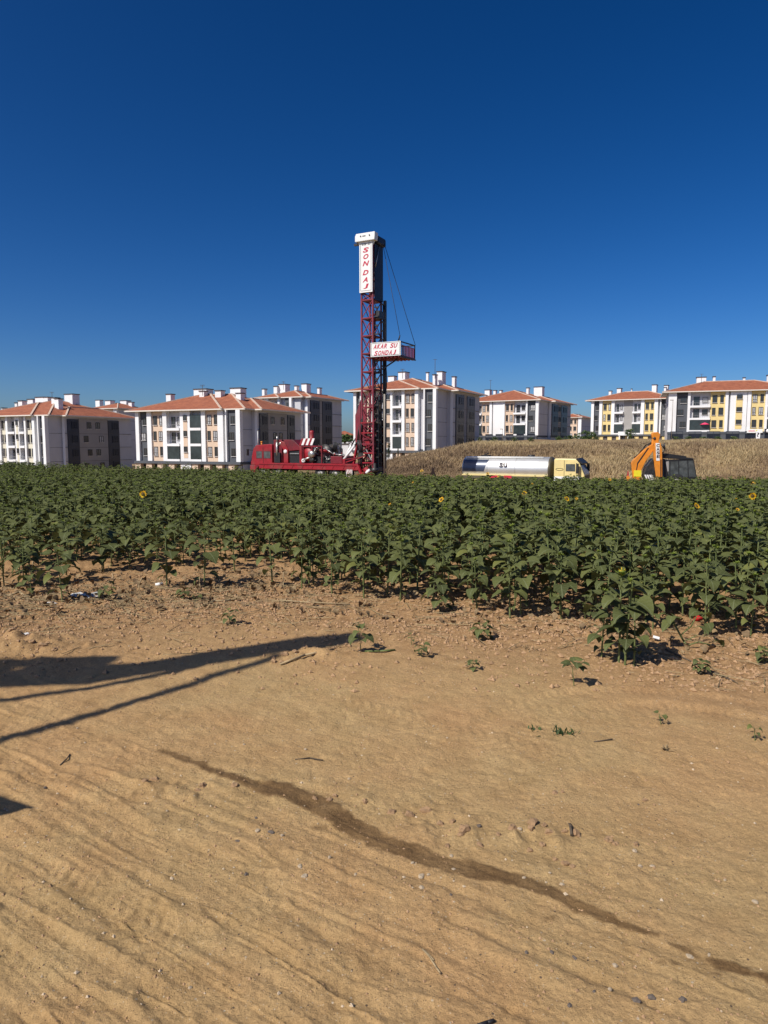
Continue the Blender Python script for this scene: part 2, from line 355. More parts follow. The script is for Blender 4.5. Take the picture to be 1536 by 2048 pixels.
def relief(x, y):
    """small shape of the bare dirt: wheel streaks, lumps, clods"""
    nrm = x * 0.55 + y * 0.835; alg = x * 0.835 - y * 0.55
    warp = 0.055 * fbm(alg * 0.9, nrm * 0.9, 3, 3)
    st = fbm((nrm + warp) * 3.2, alg * 0.35, 11, 4)
    st2 = fbm((nrm + warp * .8) * 13.0, alg * 0.9, 15, 4)
    crest = 1 - np.abs(fbm((nrm + warp * 1.1) * 4.2, alg * 0.4, 21, 2)) * 5
    crest = np.clip(crest, 0, 1) ** 2
    near = 1 - ss(2.6, 4.3, nrm)                                   # the rutted lane in front
    mid = ss(2.4, 3.6, nrm) * (1 - ss(6.5, 9, nrm))
    e = y - field_edge(x)
    rough = ss(-3.2, -0.6, e)
    h = 0.022 * fbm(x * .8, y * .8, 31, 3) + .006 * fbm(x * 4, y * 4, 35, 4) + 0.0085 * fbm(x * 15, y * 15, 38, 3)
    fine = 1 - ss(5, 9, y)
    h = h + fine * .005 * np.clip(vnoise(x * 38, y * 38, 45) - .55, 0, 1) * 2
    pit = np.clip(vnoise(x * 5.5 + 3, y * 5.5, 47) - .62, 0, 1); h = h - .05 * pit * vnoise(x * 22, y * 22, 48)
    crack = np.clip(1 - np.abs(vnoise((nrm + warp * 1.4) * 10.5, alg * .9, 25) - .5) * 14, 0, 1) * ss(.45, .7, vnoise(alg * 1.1, nrm * 2.2, 26))
    h = h + near * (0.016 * st + .020 * st2 + 0.014 * crest * (0.4 + vnoise(alg * 2, nrm * 3, 5)) + .024 * crack * vnoise(alg * 14, nrm * 14, 27)) + mid * (.006 * st + .006 * st2 + .004 * crack * vnoise(alg * 10, nrm * 10, 28))
    # tread bars of the tyres
    for c, wdt, s in ((2.18, .16, 70), (3.05, .14, 60), (5.4, .2, 52), (6.3, .17, 50)):
        band = np.exp(-((nrm + warp * 1.2 - c) / wdt) ** 2) * ss(.42, .62, vnoise(alg * .9, nrm, 41))
        h = h + band * .0045 * np.sin(alg * s + np.abs(nrm - c) * 40 + 2.5 * fbm(x * 6, y * 6, 43, 2))
    # two faint curved wheel marks turning across the track at right
    for R, wd in ((1.55, .10), (1.95, .09)):
        cx, cy = G(1420, 1560); rr = np.hypot(x - cx, (y - cy)); an = np.arctan2(y - cy, x - cx)
        band = np.exp(-((rr - R) / wd) ** 2) * ss(.3, .9, an) * (1 - ss(2.5, 2.9, an))
        h = h - band * .016 + np.exp(-((rr - R - wd * 1.4) / .05) ** 2) * ss(.3, .9, an) * (1 - ss(2.5, 2.9, an)) * .010 + band * .004 * np.sin(an * R * 70)
    lump = np.clip(vnoise(x * 7, y * 7, 51) - .5, 0, 1) + .6 * np.clip(vnoise(x * 15, y * 15, 53) - .5, 0, 1)
    cx, cy = G(985, 1665); d = ((x - cx) * .9 - (y - cy) * .42) ** 2 / 1.1 ** 2 + ((x - cx) * .42 + (y - cy) * .9) ** 2 / .26 ** 2
    h = h + np.exp(-d) * lump * .075
    cx, cy = G(330, 1580); d = ((x - cx) / .9) ** 2 + ((y - cy) / .4) ** 2
    h = h + np.exp(-d) * lump * .06
    cx, cy = G(20, 1300); d = ((x - cx) / 1.1) ** 2 + ((y - cy) / .55) ** 2
    h = h + np.exp(-d) * (.14 + lump * .15)
    cx, cy = G(610, 1310); d = ((x - cx) / .5) ** 2 + ((y - cy) / .22) ** 2
    h = h + np.exp(-d) * (.03 + lump * .12)
    h = h + rough * (.055 * fbm(x * 1.7, y * 1.7, 61, 4) + .05 * np.clip(vnoise(x * 6, y * 6, 63) - .45, 0, 1) + .04 * np.clip(vnoise(x * 14, y * 14, 65) - .4, 0, 1) + .012 * fbm(x * 24, y * 24, 67, 2))
    fade = 1 - ss(40, 70, y)
    return h * fade

def ground_h(x, y): return base_h(x, y) + relief(np.asarray(x, float), np.asarray(y, float))
def gz(x, y): return float(ground_h(np.array([x]), np.array([y]))[0])

def build_ground():
    ys = [-60, -40, -25, -15, -8, -4, -1, .6, 1.5, 2.0, 2.25]
    while ys[-1] < 140: y = ys[-1]; ys.append(y + min(y * y * 6.4e-4, .7))
    while ys[-1] < 5000: ys.append(ys[-1] * 1.25)
    ys = np.array(ys)
    uc = np.linspace(-1, 1, 500)
    side = np.array([1.03, 1.08, 1.16, 1.3, 1.6, 2.2, 3.2])
    u = np.concatenate([-side[::-1], uc, side])
    hw = 0.585 * np.maximum(ys, 0) + 0.7
    ex = np.maximum(ys, 0) * .3 + 30
    X = np.where(np.abs(u)[None] <= 1, u[None] * hw[:, None], np.sign(u)[None] * (hw[:, None] + (np.abs(u)[None] - 1) * ex[:, None]))
    Y = np.repeat(ys[:, None], len(u), 1)
    x, y = X.ravel(), Y.ravel()
    z = base_h(x, y)
    k = (y > 0) & (y < 75); z[k] += relief(x[k], y[k])
    wet = np.zeros_like(x)
    k = (y > 1.5) & (y < 9)
    xs, yy = x[k], y[k]; wv = np.zeros_like(xs)
    nzs = .035 * fbm(xs * 9, yy * 9, 71, 4)
    for tr in (TRAIL, TRAIL2, TRAIL3):
        pts = [G(a, b) for a, b, c in tr]; ws = [.5 * c * p[1] ** 2 / (2.6 * FPX) * 1.15 for (a, b, c), p in zip(tr, pts)]
        d, w = polyline_dist(xs, yy, pts, ws)
        wv = np.maximum(wv, 1 - ss(-.010, .018, d + 1.2 * nzs * np.minimum(1, w / .03)))
    for a, b, c in SPOTS:
        q = G(a, b); d = np.hypot((xs - q[0]) * .6, yy - q[1]) - c * q[1] ** 2 / (2.6 * FPX) * .5
        wv = np.maximum(wv, .7 * (1 - ss(-.01, .02, d + nzs * .6)))
    wet[k] = wv * (.74 + .4 * vnoise(xs * 7, yy * 7, 77)).clip(0, 1)
    e = y - field_edge(x)
    soil = ss(-4.2, -1.0, e + .8 * fbm(x * .7, y * .7, 81, 3)) * (1 - ss(52, 62, y))
    straw = ss(50, 60, y)
    nr, nc = len(ys), len(u)
    i = (np.arange(nr - 1)[:, None] * nc + np.arange(nc - 1)[None]).ravel()
    F = np.stack([i, i + 1, i + nc + 1, i + nc], 1)
    me = np_mesh('ground', np.stack([x, y, z], 1), F, [ground_mat()], None, {'wet': wet, 'soil': soil, 'straw': straw}, True)
    return kind(link('ground', me), 'structure')

def ground_mat():
    m = bpy.data.materials.new('bare_earth'); m.use_nodes = True; t = m.node_tree; b = t.nodes['Principled BSDF']; L = t.links.new
    b.inputs['Specular IOR Level'].default_value = .15
    tc = t.nodes.new('ShaderNodeTexCoord')
    def noise(sc, det=6, ro=.6):
        n = t.nodes.new('ShaderNodeTexNoise'); n.inputs['Scale'].default_value = sc; n.inputs['Detail'].default_value = det; n.inputs['Roughness'].default_value = ro
        L(tc.outputs['Object'], n.inputs['Vector']); return n.outputs['Fac']
    def ramp(f, c0, c1, p0=.35, p1=.65):
        r = t.nodes.new('ShaderNodeValToRGB'); r.color_ramp.elements[0].position = p0; r.color_ramp.elements[1].position = p1
        r.color_ramp.elements[0].color = (*c0, 1); r.color_ramp.elements[1].color = (*c1, 1); L(f, r.inputs['Fac']); return r.outputs['Color']
    def mix(f, a, c, bt='MIX'):
        x = t.nodes.new('ShaderNodeMix'); x.data_type = 'RGBA'; x.blend_type = bt
        if isinstance(f, (int, float)): x.inputs['Factor'].default_value = f
        else: L(f, x.inputs['Factor'])
        L(a, x.inputs['A']); L(c, x.inputs['B']); return x.outputs['Result']
    def att(n):
        a = t.nodes.new('ShaderNodeAttribute'); a.attribute_name = n; return a.outputs['Fac']
    def rng(f, a, c, d=0., e=1.):
        r = t.nodes.new('ShaderNodeMapRange'); r.inputs[1].default_value = a; r.inputs[2].default_value = c; r.inputs[3].default_value = d; r.inputs[4].default_value = e
        L(f, r.inputs[0]); return r.outputs[0]
    big = noise(.45, 5); medium = noise(2.6, 7, .65); fine = noise(42, 6, .7); grit = noise(150, 4, .75)
    tan = ramp(medium, (.42, .275, .122), (.535, .368, .174), .3, .7)
    red = ramp(medium, (.44, .262, .118), (.555, .35, .163), .3, .7)
    c = mix(rng(big, .42, .62), tan, red)
    soil = ramp(noise(5, 8, .75), (.29, .165, .075), (.48, .30, .145), .34, .64)
    c = mix(att('soil'), c, soil)
    straw = ramp(noise(1.4, 8, .7), (.20, .13, .07), (.36, .26, .13), .35, .65)
    c = mix(att('straw'), c, straw)
    g = ramp(fine, (.62, .62, .62), (1.2, 1.2, 1.2), .25, .75)
    c = mix(.8, c, g, 'MULTIPLY')
    g2 = ramp(grit, (.72, .71, .70), (1.22, 1.22, 1.22), .3, .7)
    c = mix(.6, c, g2, 'MULTIPLY')
    # scattered tiny dark and pale specks of grit
    v = t.nodes.new('ShaderNodeTexVoronoi'); v.inputs['Scale'].default_value = 26; L(tc.outputs['Object'], v.inputs['Vector'])
    sp = t.nodes.new('ShaderNodeMath'); sp.operation = 'LESS_THAN'; L(v.outputs['Distance'], sp.inputs[0]); sp.inputs[1].default_value = .16
    sc = t.nodes.new('ShaderNodeSeparateColor'); L(v.outputs['Color'], sc.inputs[0])
    s2 = t.nodes.new('ShaderNodeMath'); s2.operation = 'MULTIPLY'; L(sp.outputs[0], s2.inputs[0]); L(rng(sc.outputs[0], .72, .74), s2.inputs[1])
    spc = ramp(sc.outputs[1], (.13, .09, .06), (.52, .42, .29), .45, .55)
    c = mix(s2.outputs[0], c, spc)
    v2 = t.nodes.new('ShaderNodeTexVoronoi'); v2.inputs['Scale'].default_value = 75; L(tc.outputs['Object'], v2.inputs['Vector'])
    q1 = t.nodes.new('ShaderNodeMath'); q1.operation = 'LESS_THAN'; L(v2.outputs['Distance'], q1.inputs[0]); q1.inputs[1].default_value = .24
    sc2 = t.nodes.new('ShaderNodeSeparateColor'); L(v2.outputs['Color'], sc2.inputs[0])
    q2 = t.nodes.new('ShaderNodeMath'); q2.operation = 'MULTIPLY'; L(q1.outputs[0], q2.inputs[0]); L(rng(sc2.outputs[0], .62, .64, 0, .75), q2.inputs[1])
    c = mix(q2.outputs[0], c, ramp(sc2.outputs[1], (.15, .10, .06), (.55, .44, .30), .6, .7))
    wetc = ramp(fine, (.125, .072, .030), (.215, .130, .056), .3, .7)
    c = mix(att('wet'), c, wetc)
    L(c, b.inputs['Base Color'])
    L(rng(att('wet'), 0, 1, .95, .6), b.inputs['Roughness'])
    bp = t.nodes.new('ShaderNodeBump'); bp.inputs['Strength'].default_value = .8; bp.inputs['Distance'].default_value = .016
    ad = t.nodes.new('ShaderNodeMath'); ad.operation = 'ADD'; L(fine, ad.inputs[0])
    m2 = t.nodes.new('ShaderNodeMath'); m2.operation = 'MULTIPLY'; L(grit, m2.inputs[0]); m2.inputs[1].default_value = .5; L(m2.outputs[0], ad.inputs[1])
    L(ad.outputs[0], bp.inputs['Height'])
    b2 = t.nodes.new('ShaderNodeBump'); b2.inputs['Strength'].default_value = .5; b2.inputs['Distance'].default_value = .05
    L(noise(9, 8, .7), b2.inputs['Height']); L(bp.outputs[0], b2.inputs['Normal']); L(b2.outputs[0], b.inputs['Normal'])
    return m
build_ground()

# ------------------------------------------------------------------ apartment buildings
WIN = {}
def window(parent, x, z, w, h, yf, axis='x', wide=None, lit=None, dark=False):
    """frame with its sill, and the panes as a child; axis x: on a front wall at y=yf, axis y: on a side wall at x=yf"""
    wide = (w > 1.15) if wide is None else wide
    key = (round(w, 2), round(h, 2), dark)
    if key not in WIN:
        f = MB(); t = .09
        f.box((-w / 2, -.10, 0), (-w / 2 + t, .05, h)); f.box((w / 2 - t, -.10, 0), (w / 2, .05, h))
        f.box((-w / 2 + t, -.10, h - t), (w / 2 - t, .05, h)); f.box((-w / 2 + t, -.10, 0), (w / 2 - t, .05, t))
        if wide: f.box((-.045, -.095, t), (.045, .05, h - t))
        f.box((-w / 2 + t, -.08, h * .30), (w / 2 - t, .05, h * .30 + .07))
        if not dark: f.box((-w / 2 - .08, -.20, -.08), (w / 2 + .08, .05, -.002), 1)
        fm = f.mesh('window', [M['navy'] if dark else M['frame'], M['sill']])
        ps = []
        for mm in (('dark_glass', 'dark_glass') if dark else ('glass', 'curtain')):
            p = MB(); p.box((-w / 2 + t, -.045, t), (w / 2 - t, .04, h - t)); ps.append(p.mesh('pane', M[mm]))
        WIN[key] = (fm, ps)
    fm, ps = WIN[key]
    rz = 0 if axis == 'x' else math.pi / 2
    loc = (x, yf, z) if axis == 'x' else (yf, x, z)
    o = link('window', fm, parent, loc, (0, 0, rz))
    lit = (rnd.random() < .3) if lit is None else lit
    link('pane', ps[1 if lit else 0], o)
    return o

def hip(mb, x0, x1, y0, y1, z, slope, m=0):
    w, d = x1 - x0, y1 - y0; hh = min(w, d) / 2; zt = z + hh * slope
    if w >= d: r0, r1 = (x0 + hh, (y0 + y1) / 2, zt), (x1 - hh, (y0 + y1) / 2, zt)
    else: r0, r1 = ((x0 + x1) / 2, y0 + hh, zt), ((x0 + x1) / 2, y1 - hh, zt)
    c = [(x0, y0, z), (x1, y0, z), (x1, y1, z), (x0, y1, z)]
    v = c + [r0, r1]
    if w >= d: fs = [(0, 1, 5, 4), (1, 2, 5), (2, 3, 4, 5), (3, 0, 4)]; hp = [(0, 4), (3, 4), (1, 5), (2, 5), (4, 5)]
    else: fs = [(0, 1, 4), (1, 2, 5, 4), (2, 3, 5), (3, 0, 4, 5)]; hp = [(0, 4), (1, 4), (2, 5), (3, 5), (4, 5)]
    mb.add(v, fs, m)
    return [(Vector(v[a]), Vector(v[b])) for a, b in hp], zt

def apartment(label, D, corner, theta, zb, eave, bays, side, accent='beige', wing=None, wing_px=None, gf='piers', step_px=None, depth_px=None, depth=None, chimneys=(), slope=.34, nfl=4, ghost_right=0, extra_left=()):
    th = math.radians(theta); cs, sn = math.cos(th), math.sin(th); k0 = (corner - 768) / FPX
    yc = D; xc = k0 * D * .995
    f2 = FPX
    def Xf(px, Y=0):
        k = (px - 768) / f2; return (k * (yc + Y * cs) - xc - Y * sn) / (cs + k * sn)
    def Ys(px, X=0):
        k = (px - 768) / f2; return (k * (yc - X * sn) - xc - X * cs) / (sn - k * cs)
    def zpx(py, X, Y):
        return HEYE + (886 - py) / f2 * (yc - X * sn + Y * cs) - zb
    T = thing('apartment_building', label, 'apartment building', (xc, yc, zb), -th)
    H = eave - zb; fh = 2.95; g0 = H - .75 - fh * (nfl - 1 if gf != 'none' else nfl)       # top of the ground floor band
    X0 = min(Xf(b[0]) for b in bays) if not extra_left else min(Xf(b[0]) for b in extra_left)
    d1 = Ys(wing[0]) if wing else None
    Xw = Xf(wing[1], d1) if wing else 0
    Dt = Ys(depth_px, Xw) if depth_px else depth
    A = M[accent]
    w = MB(); w.box((X0, 0, 0), (0, Dt, H))
    if wing: w.box((-.5, d1, 0), (Xw, Dt - .003, H - .003))
    w.build('wall', M['light_grey'], T)
    floors = [g0 + fh * i for i in range(int(round((H - .75 - g0) / fh)))]
    # ---- front bays
    part = {}
    def pm(name): return part.setdefault(name, MB())
    for px0, px1, ty in list(extra_left) + list(bays):
        x0, x1 = Xf(px0, -.5), Xf(px1, -.5); wd = x1 - x0; xm = (x0 + x1) / 2
        if ty == 'P':
            b = MB().box((x0, -.9, g0), (x1, -.002, H - .05)); b.build('pier', M['white'], T)
        elif ty in 'WS':
            b = MB().box((x0, -.82, g0 if gf != 'piers' or ty == 'W' else 0), (x1, -.003, H - .06)).build('white_wall', M['white'], T)
            if ty == 'S':
                q = MB(); q.box((xm - wd * .16, -.86, g0 + .6), (xm + wd * .24, -.8205, H - 1.3)); q.build('accent_strip', A, b)
                for z in floors: window(b, xm + wd * .04, z + 1.75, max(.6, wd * .34), 1.05, -.87, lit=False, wide=False)
        elif ty == 'G':
            b = MB().box((x0, -.38, g0), (x1, -.004, H - .07)).build('dark_wall', M['anthracite'], T)
            for i, z in enumerate(floors):
                ww = min(1.35, wd * .55); off = (wd * .12 if (i + len(floors)) % 2 else -wd * .14)
                window(b, xm + off, z + 1.0, ww, 1.45, -.385, wide=True)
        elif ty == 'T':
            b = MB().box((x0, -.55, g0), (x1, -.005, H - .08)).build('accent_panel', A, T)
            for i, z in enumerate(floors):
                a, c = (.33, .24) if (i + len(floors)) % 2 else (.24, .33)
                window(b, x0 + wd * (.08 + a / 2 + .03), z + 1.0, wd * a, 1.75, -.56, wide=a > .3)
                window(b, x1 - wd * (.08 + c / 2 + .03), z + 1.0, wd * c, 1.75, -.56, wide=c > .3)
        elif ty in 'BD':
            for i, z in enumerate(floors):
                s = MB().box((x0, -1.0, z - .1), (x1, -.006, z + .38)).build('balcony', M['white'], T)
                glazed = ty == 'D' or (ty == 'B' and i == 0 and len(floors) > 2)
                if glazed:
                    MB().box((x0 + .05, -.93, z + .385), (x1 - .05, -.9, z + fh - .105)).build('balcony_glazing', M['balcony_glass'], s)
                else:
                    r = MB(); r.box((x0 + .05, -.97, z + 1.0), (x1 - .05, -.92, z + 1.05))
                    for j in range(9):
                        xx = x0 + .08 + (wd - .2) * j / 8; r.box((xx, -.96, z + .385), (xx + .03, -.93, z + .999))
                    r.build('railing', M['railing'], s)
                    window(T, xm - wd * .18, z + .42, wd * .3, 2.1, -.002, wide=False, lit=False)
                    window(T, xm + wd * .25, z + 1.1, wd * .28, 1.3, -.002, wide=False)
            if ty == 'D' or ty == 'B':
                pass
        elif ty == 'R':
            b = MB().box((x0, -.1, g0), (x1, -.0055, H - .09)).build('recess_wall', M['taupe'], T)
    # ---- side wall
    for px0, px1, ty in side:
        y0, y1 = Ys(px0, Xw), Ys(px1, Xw); wd = y1 - y0; ym = (y0 + y1) / 2
        if ty == 'N':
            b = MB().box((Xw + .002, y0, max(g0 - (0 if gf != 'none' else 3), 0)), (Xw + .22, y1, H - .65)).build('dark_glazed_panel', M['navy'], T)
            for z in floors:
                window(b, y0 + wd * .6, z + 1.0, wd * .5, 1.6, Xw + .225, 'y', wide=True, lit=False, dark=True)
                MB().box((Xw + .221, y0, z + .1), (Xw + .235, y1, z + .16)).build('joint', M['frame'], b)
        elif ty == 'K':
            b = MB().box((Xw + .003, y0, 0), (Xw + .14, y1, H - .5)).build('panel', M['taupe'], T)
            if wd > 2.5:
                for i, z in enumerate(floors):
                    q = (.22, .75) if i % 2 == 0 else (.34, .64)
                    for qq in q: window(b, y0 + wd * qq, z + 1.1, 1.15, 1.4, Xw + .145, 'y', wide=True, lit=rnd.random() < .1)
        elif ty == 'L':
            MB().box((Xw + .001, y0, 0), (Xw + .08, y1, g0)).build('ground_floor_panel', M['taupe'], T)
    for z in floors[1:]:
        e = MB(); e.box((.001, .02, z - .03), (.03, d1 if d1 else Dt, z + .03))
        if wing: e.box((Xw + .001, d1 + .02, z - .03), (Xw + .155, Dt, z + .03))
        e.build('string_course', M['cap'], T)
    if wing:
        MB().box((Xw - .55, d1 - .12, g0 if gf == 'shop' else 0), (Xw + .01, d1 - .002, H - .1)).build('pier', M['white'], T)
    # ---- ground floor
    if gf in ('piers', 'shop'):
        MB().box((X0 - .05, -1.05, g0 - .5), (.06, -.0021, g0 - .004)).build('band_course', M['anthracite'], T)
        MB().box((.002, -1.0, g0 - .5), (.09, d1 if d1 else Dt, g0 - .005)).build('band_course', M['anthracite'], T)
        if wing: MB().box((Xw + .002, d1, g0 - .5), (Xw + .1, Dt, g0 - .006)).build('band_course', M['anthracite'], T)
    if gf == 'piers':
        n = 9
        for i in range(n):
            x = X0 + (-X0) * i / n; wd = -X0 / n
            MB().box((x + .05, -.8, 0), (x + wd * .5, -.0022, g0 - .501)).build('ground_floor_pier', A, T)
            window(T, x + wd * .75, .7, wd * .4, 1.6, -.004)
    elif gf == 'shop':
        s = MB().box((X0, -.95, 0), (0, -.0023, g0 - .502)).build('shopfront', M['anthracite'], T)
        n = 7
        for i in range(n):
            x = X0 - X0 * (i + .5) / n; window(s, x, .35, -X0 / n * .7, 1.75, -.96, wide=True, lit=False, dark=True)
    # ---- roof
    o = 1.45
    r = MB(); edges = []
    rects = [(X0 - o, o * .8, -o * .6, Dt + o)]
    if step_px: rects.append((X0 - o, Xf(step_px) + .9, -o - .25, Dt + o - .02))
    else: rects[0] = (X0 - o, o * .8, -o - .15, Dt + o)
    if wing: rects.append((X0 * .5, Xw + o, d1 - o * .5, Dt + o + .03))
    zt = 0
    for i, (a, b, c, d) in enumerate(rects):
        e, t = hip(r, a, b, c, d, H + .02 + .004 * i, slope); edges += e; zt = max(zt, t)
        r.add([(a, c, H + .02 + .004 * i), (b, c, H + .02 + .004 * i), (b, d, H + .02 + .004 * i), (a, d, H + .02 + .004 * i)], [(3, 2, 1, 0)], 1)
    ro = r.build('roof', [M['roof'], M['light_grey']], T)
    for a, b in edges:
        up = Vector((0, 0, .05)); MB().beam(a + up, b + up, .34, .16).build('ridge_cap', M['ridge'], ro)
    for i, (a, b, c, d) in enumerate(rects):
        z0, z1 = H - .12 - .003 * i, H + .10 + .003 * i
        for p, q in (((a, c - .04), (b, c)), ((b, c - .04), (b + .04, d)), ((a - .04, c - .04), (a, d))):
            MB().box((p[0], p[1], z0), (q[0], q[1], z1)).build('eave_board', M['fascia'], ro)
    for cpx0, cpx1, py, yf, dep in chimneys:
        Y = Dt * yf; xa, xb = Xf(cpx0, Y), Xf(cpx1, Y); xb = max(xa + .55 * (xb - xa), xb - dep * sn / cs * .9); zt2 = zpx(py, (xa + xb) / 2, Y)
        c = MB().box((xa, Y, H - .2), (xb, Y + dep, zt2 - .18)).build('chimney', M['white'], ro)
        MB().box((xa - .12, Y - .12, zt2 - .179), (xb + .12, Y + dep + .12, zt2)).build('chimney_cap', M['cap'], c)
    return T, dict(Xf=Xf, Ys=Ys, zpx=zpx, H=H, X0=X0, Xw=Xw, Dt=Dt, g0=g0, cs=cs, sn=sn, xc=xc, yc=yc, zb=zb, floors=floors)

B2, i2 = apartment('white and grey block with beige panels and red roof directly behind the truck cab', 127, 486, 24, -3.8, 8.75,
    [(277.3, 284, 'P'), (284, 300, 'G'), (300, 308.5, 'P'), (308.5, 331, 'T'), (331, 339, 'P'), (339, 364, 'B'), (365, 385, 'S'), (385, 407, 'D'), (407.5, 415.5, 'P'),
     (415.5, 440, 'T'), (440, 451, 'P'), (455, 457.5, 'P'), (457.5, 476, 'G'), (476, 484.5, 'P')],
    [(520, 536.5, 'N'), (537, 574.5, 'K'), (575, 589.5, 'N'), (506, 603, 'L')], 'beige', wing=(506, 517), gf='piers', step_px=449, depth_px=603,
    chimneys=[(337, 350, 789, .5, 1.3), (392, 424, 779, .45, 2.2), (403, 416, 783, .38, 1.2), (434, 450, 782, .4, 1.4), (464, 491, 777, .55, 2.0), (475, 489, 787, .35, 1.3)])
B1, i1 = apartment('white block with cream panels at the far left, its long grey side wall in shade', 144, 99, 25, -5.0, 8.3,
    [(0, 4.5, 'P'), (4.8, 9, 'P'), (9, 19.5, 'T'), (19.5, 23.5, 'P'), (23.5, 37, 'B'), (37.2, 46, 'S'), (46.2, 56, 'B'), (56.2, 59.6, 'P'), (59.6, 72, 'T'), (72, 77, 'P'), (82.5, 84.5, 'P'), (84.5, 92.5, 'G'), (92.5, 97.5, 'P')],
    [(138.5, 161, 'N'), (161.3, 218.5, 'K'), (219, 240.5, 'N'), (246, 264, 'L')], 'cream', wing=(128, 133.5), gf='none', step_px=76, depth_px=265, nfl=4,
    extra_left=[(-30, -17, 'T'), (-17, -12, 'P'), (-12, 0, 'G')],
    chimneys=[(44, 55, 802, .42, 1.3), (78, 101, 795, .5, 2.2), (94, 106, 795, .45, 1.3), (110, 121, 796, .35, 1.2), (116, 127, 798, .25, 1.2), (136, 157, 789, .6, 2.0), (10, 14, 816, .5, 1.2), (37, 44, 806, .6, 1.0), (62, 78, 799, .7, 2)])
B3, i3 = apartment('white block with beige panels and red roof right behind the drill mast', 142, 868, 27, -1.0, 13.6,
    [(709, 714.5, 'P'), (714.5, 722, 'G'), (722, 727, 'P'), (727, 745, 'T'), (745, 751, 'P'), (751, 767, 'B'), (768, 786, 'S'), (786.3, 804, 'B'), (804.3, 810, 'P'), (810, 830, 'T'), (830.3, 837, 'P'), (847.6, 850, 'P'), (850, 866, 'G'), (866, 872.5, 'P')],
    [(909.5, 925, 'N'), (925.3, 930.7, 'K'), (931, 946.5, 'N')], 'beige', wing=(893, 904.5), gf='piers', step_px=836, depth_px=957, nfl=5,
    chimneys=[(776, 793, 754, .75, 1.6), (796, 818, 746, .6, 2.4), (864, 873, 751, .4, 1.3), (872, 891, 745, .5, 2.2), (902, 912, 755, .75, 1.2), (851, 857, 747, .7, .5)], slope=.30)
B2b, i2b = apartment('white and dark glazed block seen over the roof of the block in front', 168, 602, 27, -3.0, 13.6,
    [(527, 532, 'G'), (532, 541, 'P'), (541, 559, 'T'), (559, 563, 'P'), (571, 582, 'G'), (582, 586.6, 'P')],
    [(621.6, 639.5, 'N'), (640, 644.5, 'K'), (645, 664, 'N'), (667, 683, 'L')], 'beige', wing=(608, 617), gf='none', step_px=562, depth_px=684, nfl=5,
    chimneys=[(527, 535, 779, .5, 1.2), (550, 560, 774, .6, 1.2), (560, 579, 770, .65, 2.2), (591, 599, 773, .5, 1.2), (605, 621, 769, .6, 2), (636, 644, 777, .8, 1.2)], slope=.30)
B4, i4 = apartment('white block with peach panels above a dark shop floor, right of the tallest centre block', 191, 1075, 31, 3.0, 14.3,
    [(930, 938, 'P'), (938, 955, 'T'), (955, 962, 'B'), (962, 978, 'T'), (978, 983, 'P'), (985, 1005, 'W'), (1005, 1008, 'P'), (1008, 1025, 'T'), (1025.3, 1049, 'B'), (1050, 1053, 'P'), (1053, 1069, 'G'), (1069, 1075, 'P')],
    [(1100, 1112, 'N'), (1112.2, 1117.8, 'K'), (1118, 1130, 'N')], 'beige', wing=(1093, 1099), gf='shop', depth_px=1138,
    chimneys=[(967, 983, 781, .5, 2), (984, 992, 782, .45, 1.2), (996, 1003, 782, .8, 1.2), (1049, 1057, 777, .5, 1.2), (1064, 1088, 775, .6, 2.2)], slope=.30)
B5, i5 = apartment('white block with yellow panels and entrance canopy partly hidden by the block at far right', 189, 1343, 31, 3.4, 14.6,
    [(1179, 1184.5, 'P'), (1184.5, 1195, 'G'), (1195, 1201, 'P'), (1201, 1219, 'T'), (1219, 1225, 'P'), (1225, 1242, 'B'), (1242.3, 1260, 'R'), (1260.3, 1277, 'B'), (1277.3, 1284, 'P'), (1284, 1304, 'T'), (1304, 1311, 'P'), (1315, 1317.3, 'P'), (1317.3, 1333, 'G'), (1334, 1342, 'P')],
    [], 'yellow', gf='piers', depth=15,
    chimneys=[(1212, 1221, 783, .4, 1.3), (1228, 1242, 778, .5, 2), (1297, 1313, 771, .5, 2.1), (1321, 1335, 772, .35, 1.6), (1321, 1328, 776, .25, 1.1), (1256, 1259, 779, .55, .4)], slope=.30)
B6, i6 = apartment('large white block with yellow panels and dark shop floor at the far right edge', 161, 1600, 20, 3.3, 14.9,
    [(1331, 1347, 'W'), (1347, 1369, 'G'), (1369, 1374, 'P'), (1374, 1414, 'B'), (1414.3, 1443, 'T'), (1443, 1449, 'P'), (1453, 1486, 'S'), (1487, 1494, 'P'), (1494, 1522, 'T'), (1522, 1527, 'P'), (1527.3, 1550, 'B'), (1550.3, 1565, 'P'), (1565, 1590, 'G'), (1590, 1600, 'P')],
    [], 'yellow', gf='shop', depth=17,
    chimneys=[(1385, 1409, 756, .55, 2), (1417, 1425, 755, .5, 1.2), (1524, 1534, 752, .5, 1.3), (1476, 1482, 757, .55, .5)], slope=.30)
def far_block(label, D, corner, theta, zb, eave, pxl, pxr, ch, accent='beige'):
    return apartment(label, D, corner, theta, zb, eave, [(pxl, pxl + (corner - pxl) * .3, 'G'), (pxl + (corner - pxl) * .3, pxl + (corner - pxl) * .4, 'P'), (pxl + (corner - pxl) * .4, pxl + (corner - pxl) * .8, 'T'), (pxl + (corner - pxl) * .85, corner, 'P')],
                     [], accent, gf='none', depth_px=pxr, chimneys=ch, slope=.30)
B8, i8 = far_block('distant block with red roof seen between the two blocks at the left', 215, 240, 25, -4, 13.2, 196, 292,
    [(197, 208, 801, .6, 1.5), (216, 230, 802, .5, 2), (234, 240, 807, .4, 1.2), (246, 262, 802, .7, 2), (262, 271, 805, .7, 1.2)])
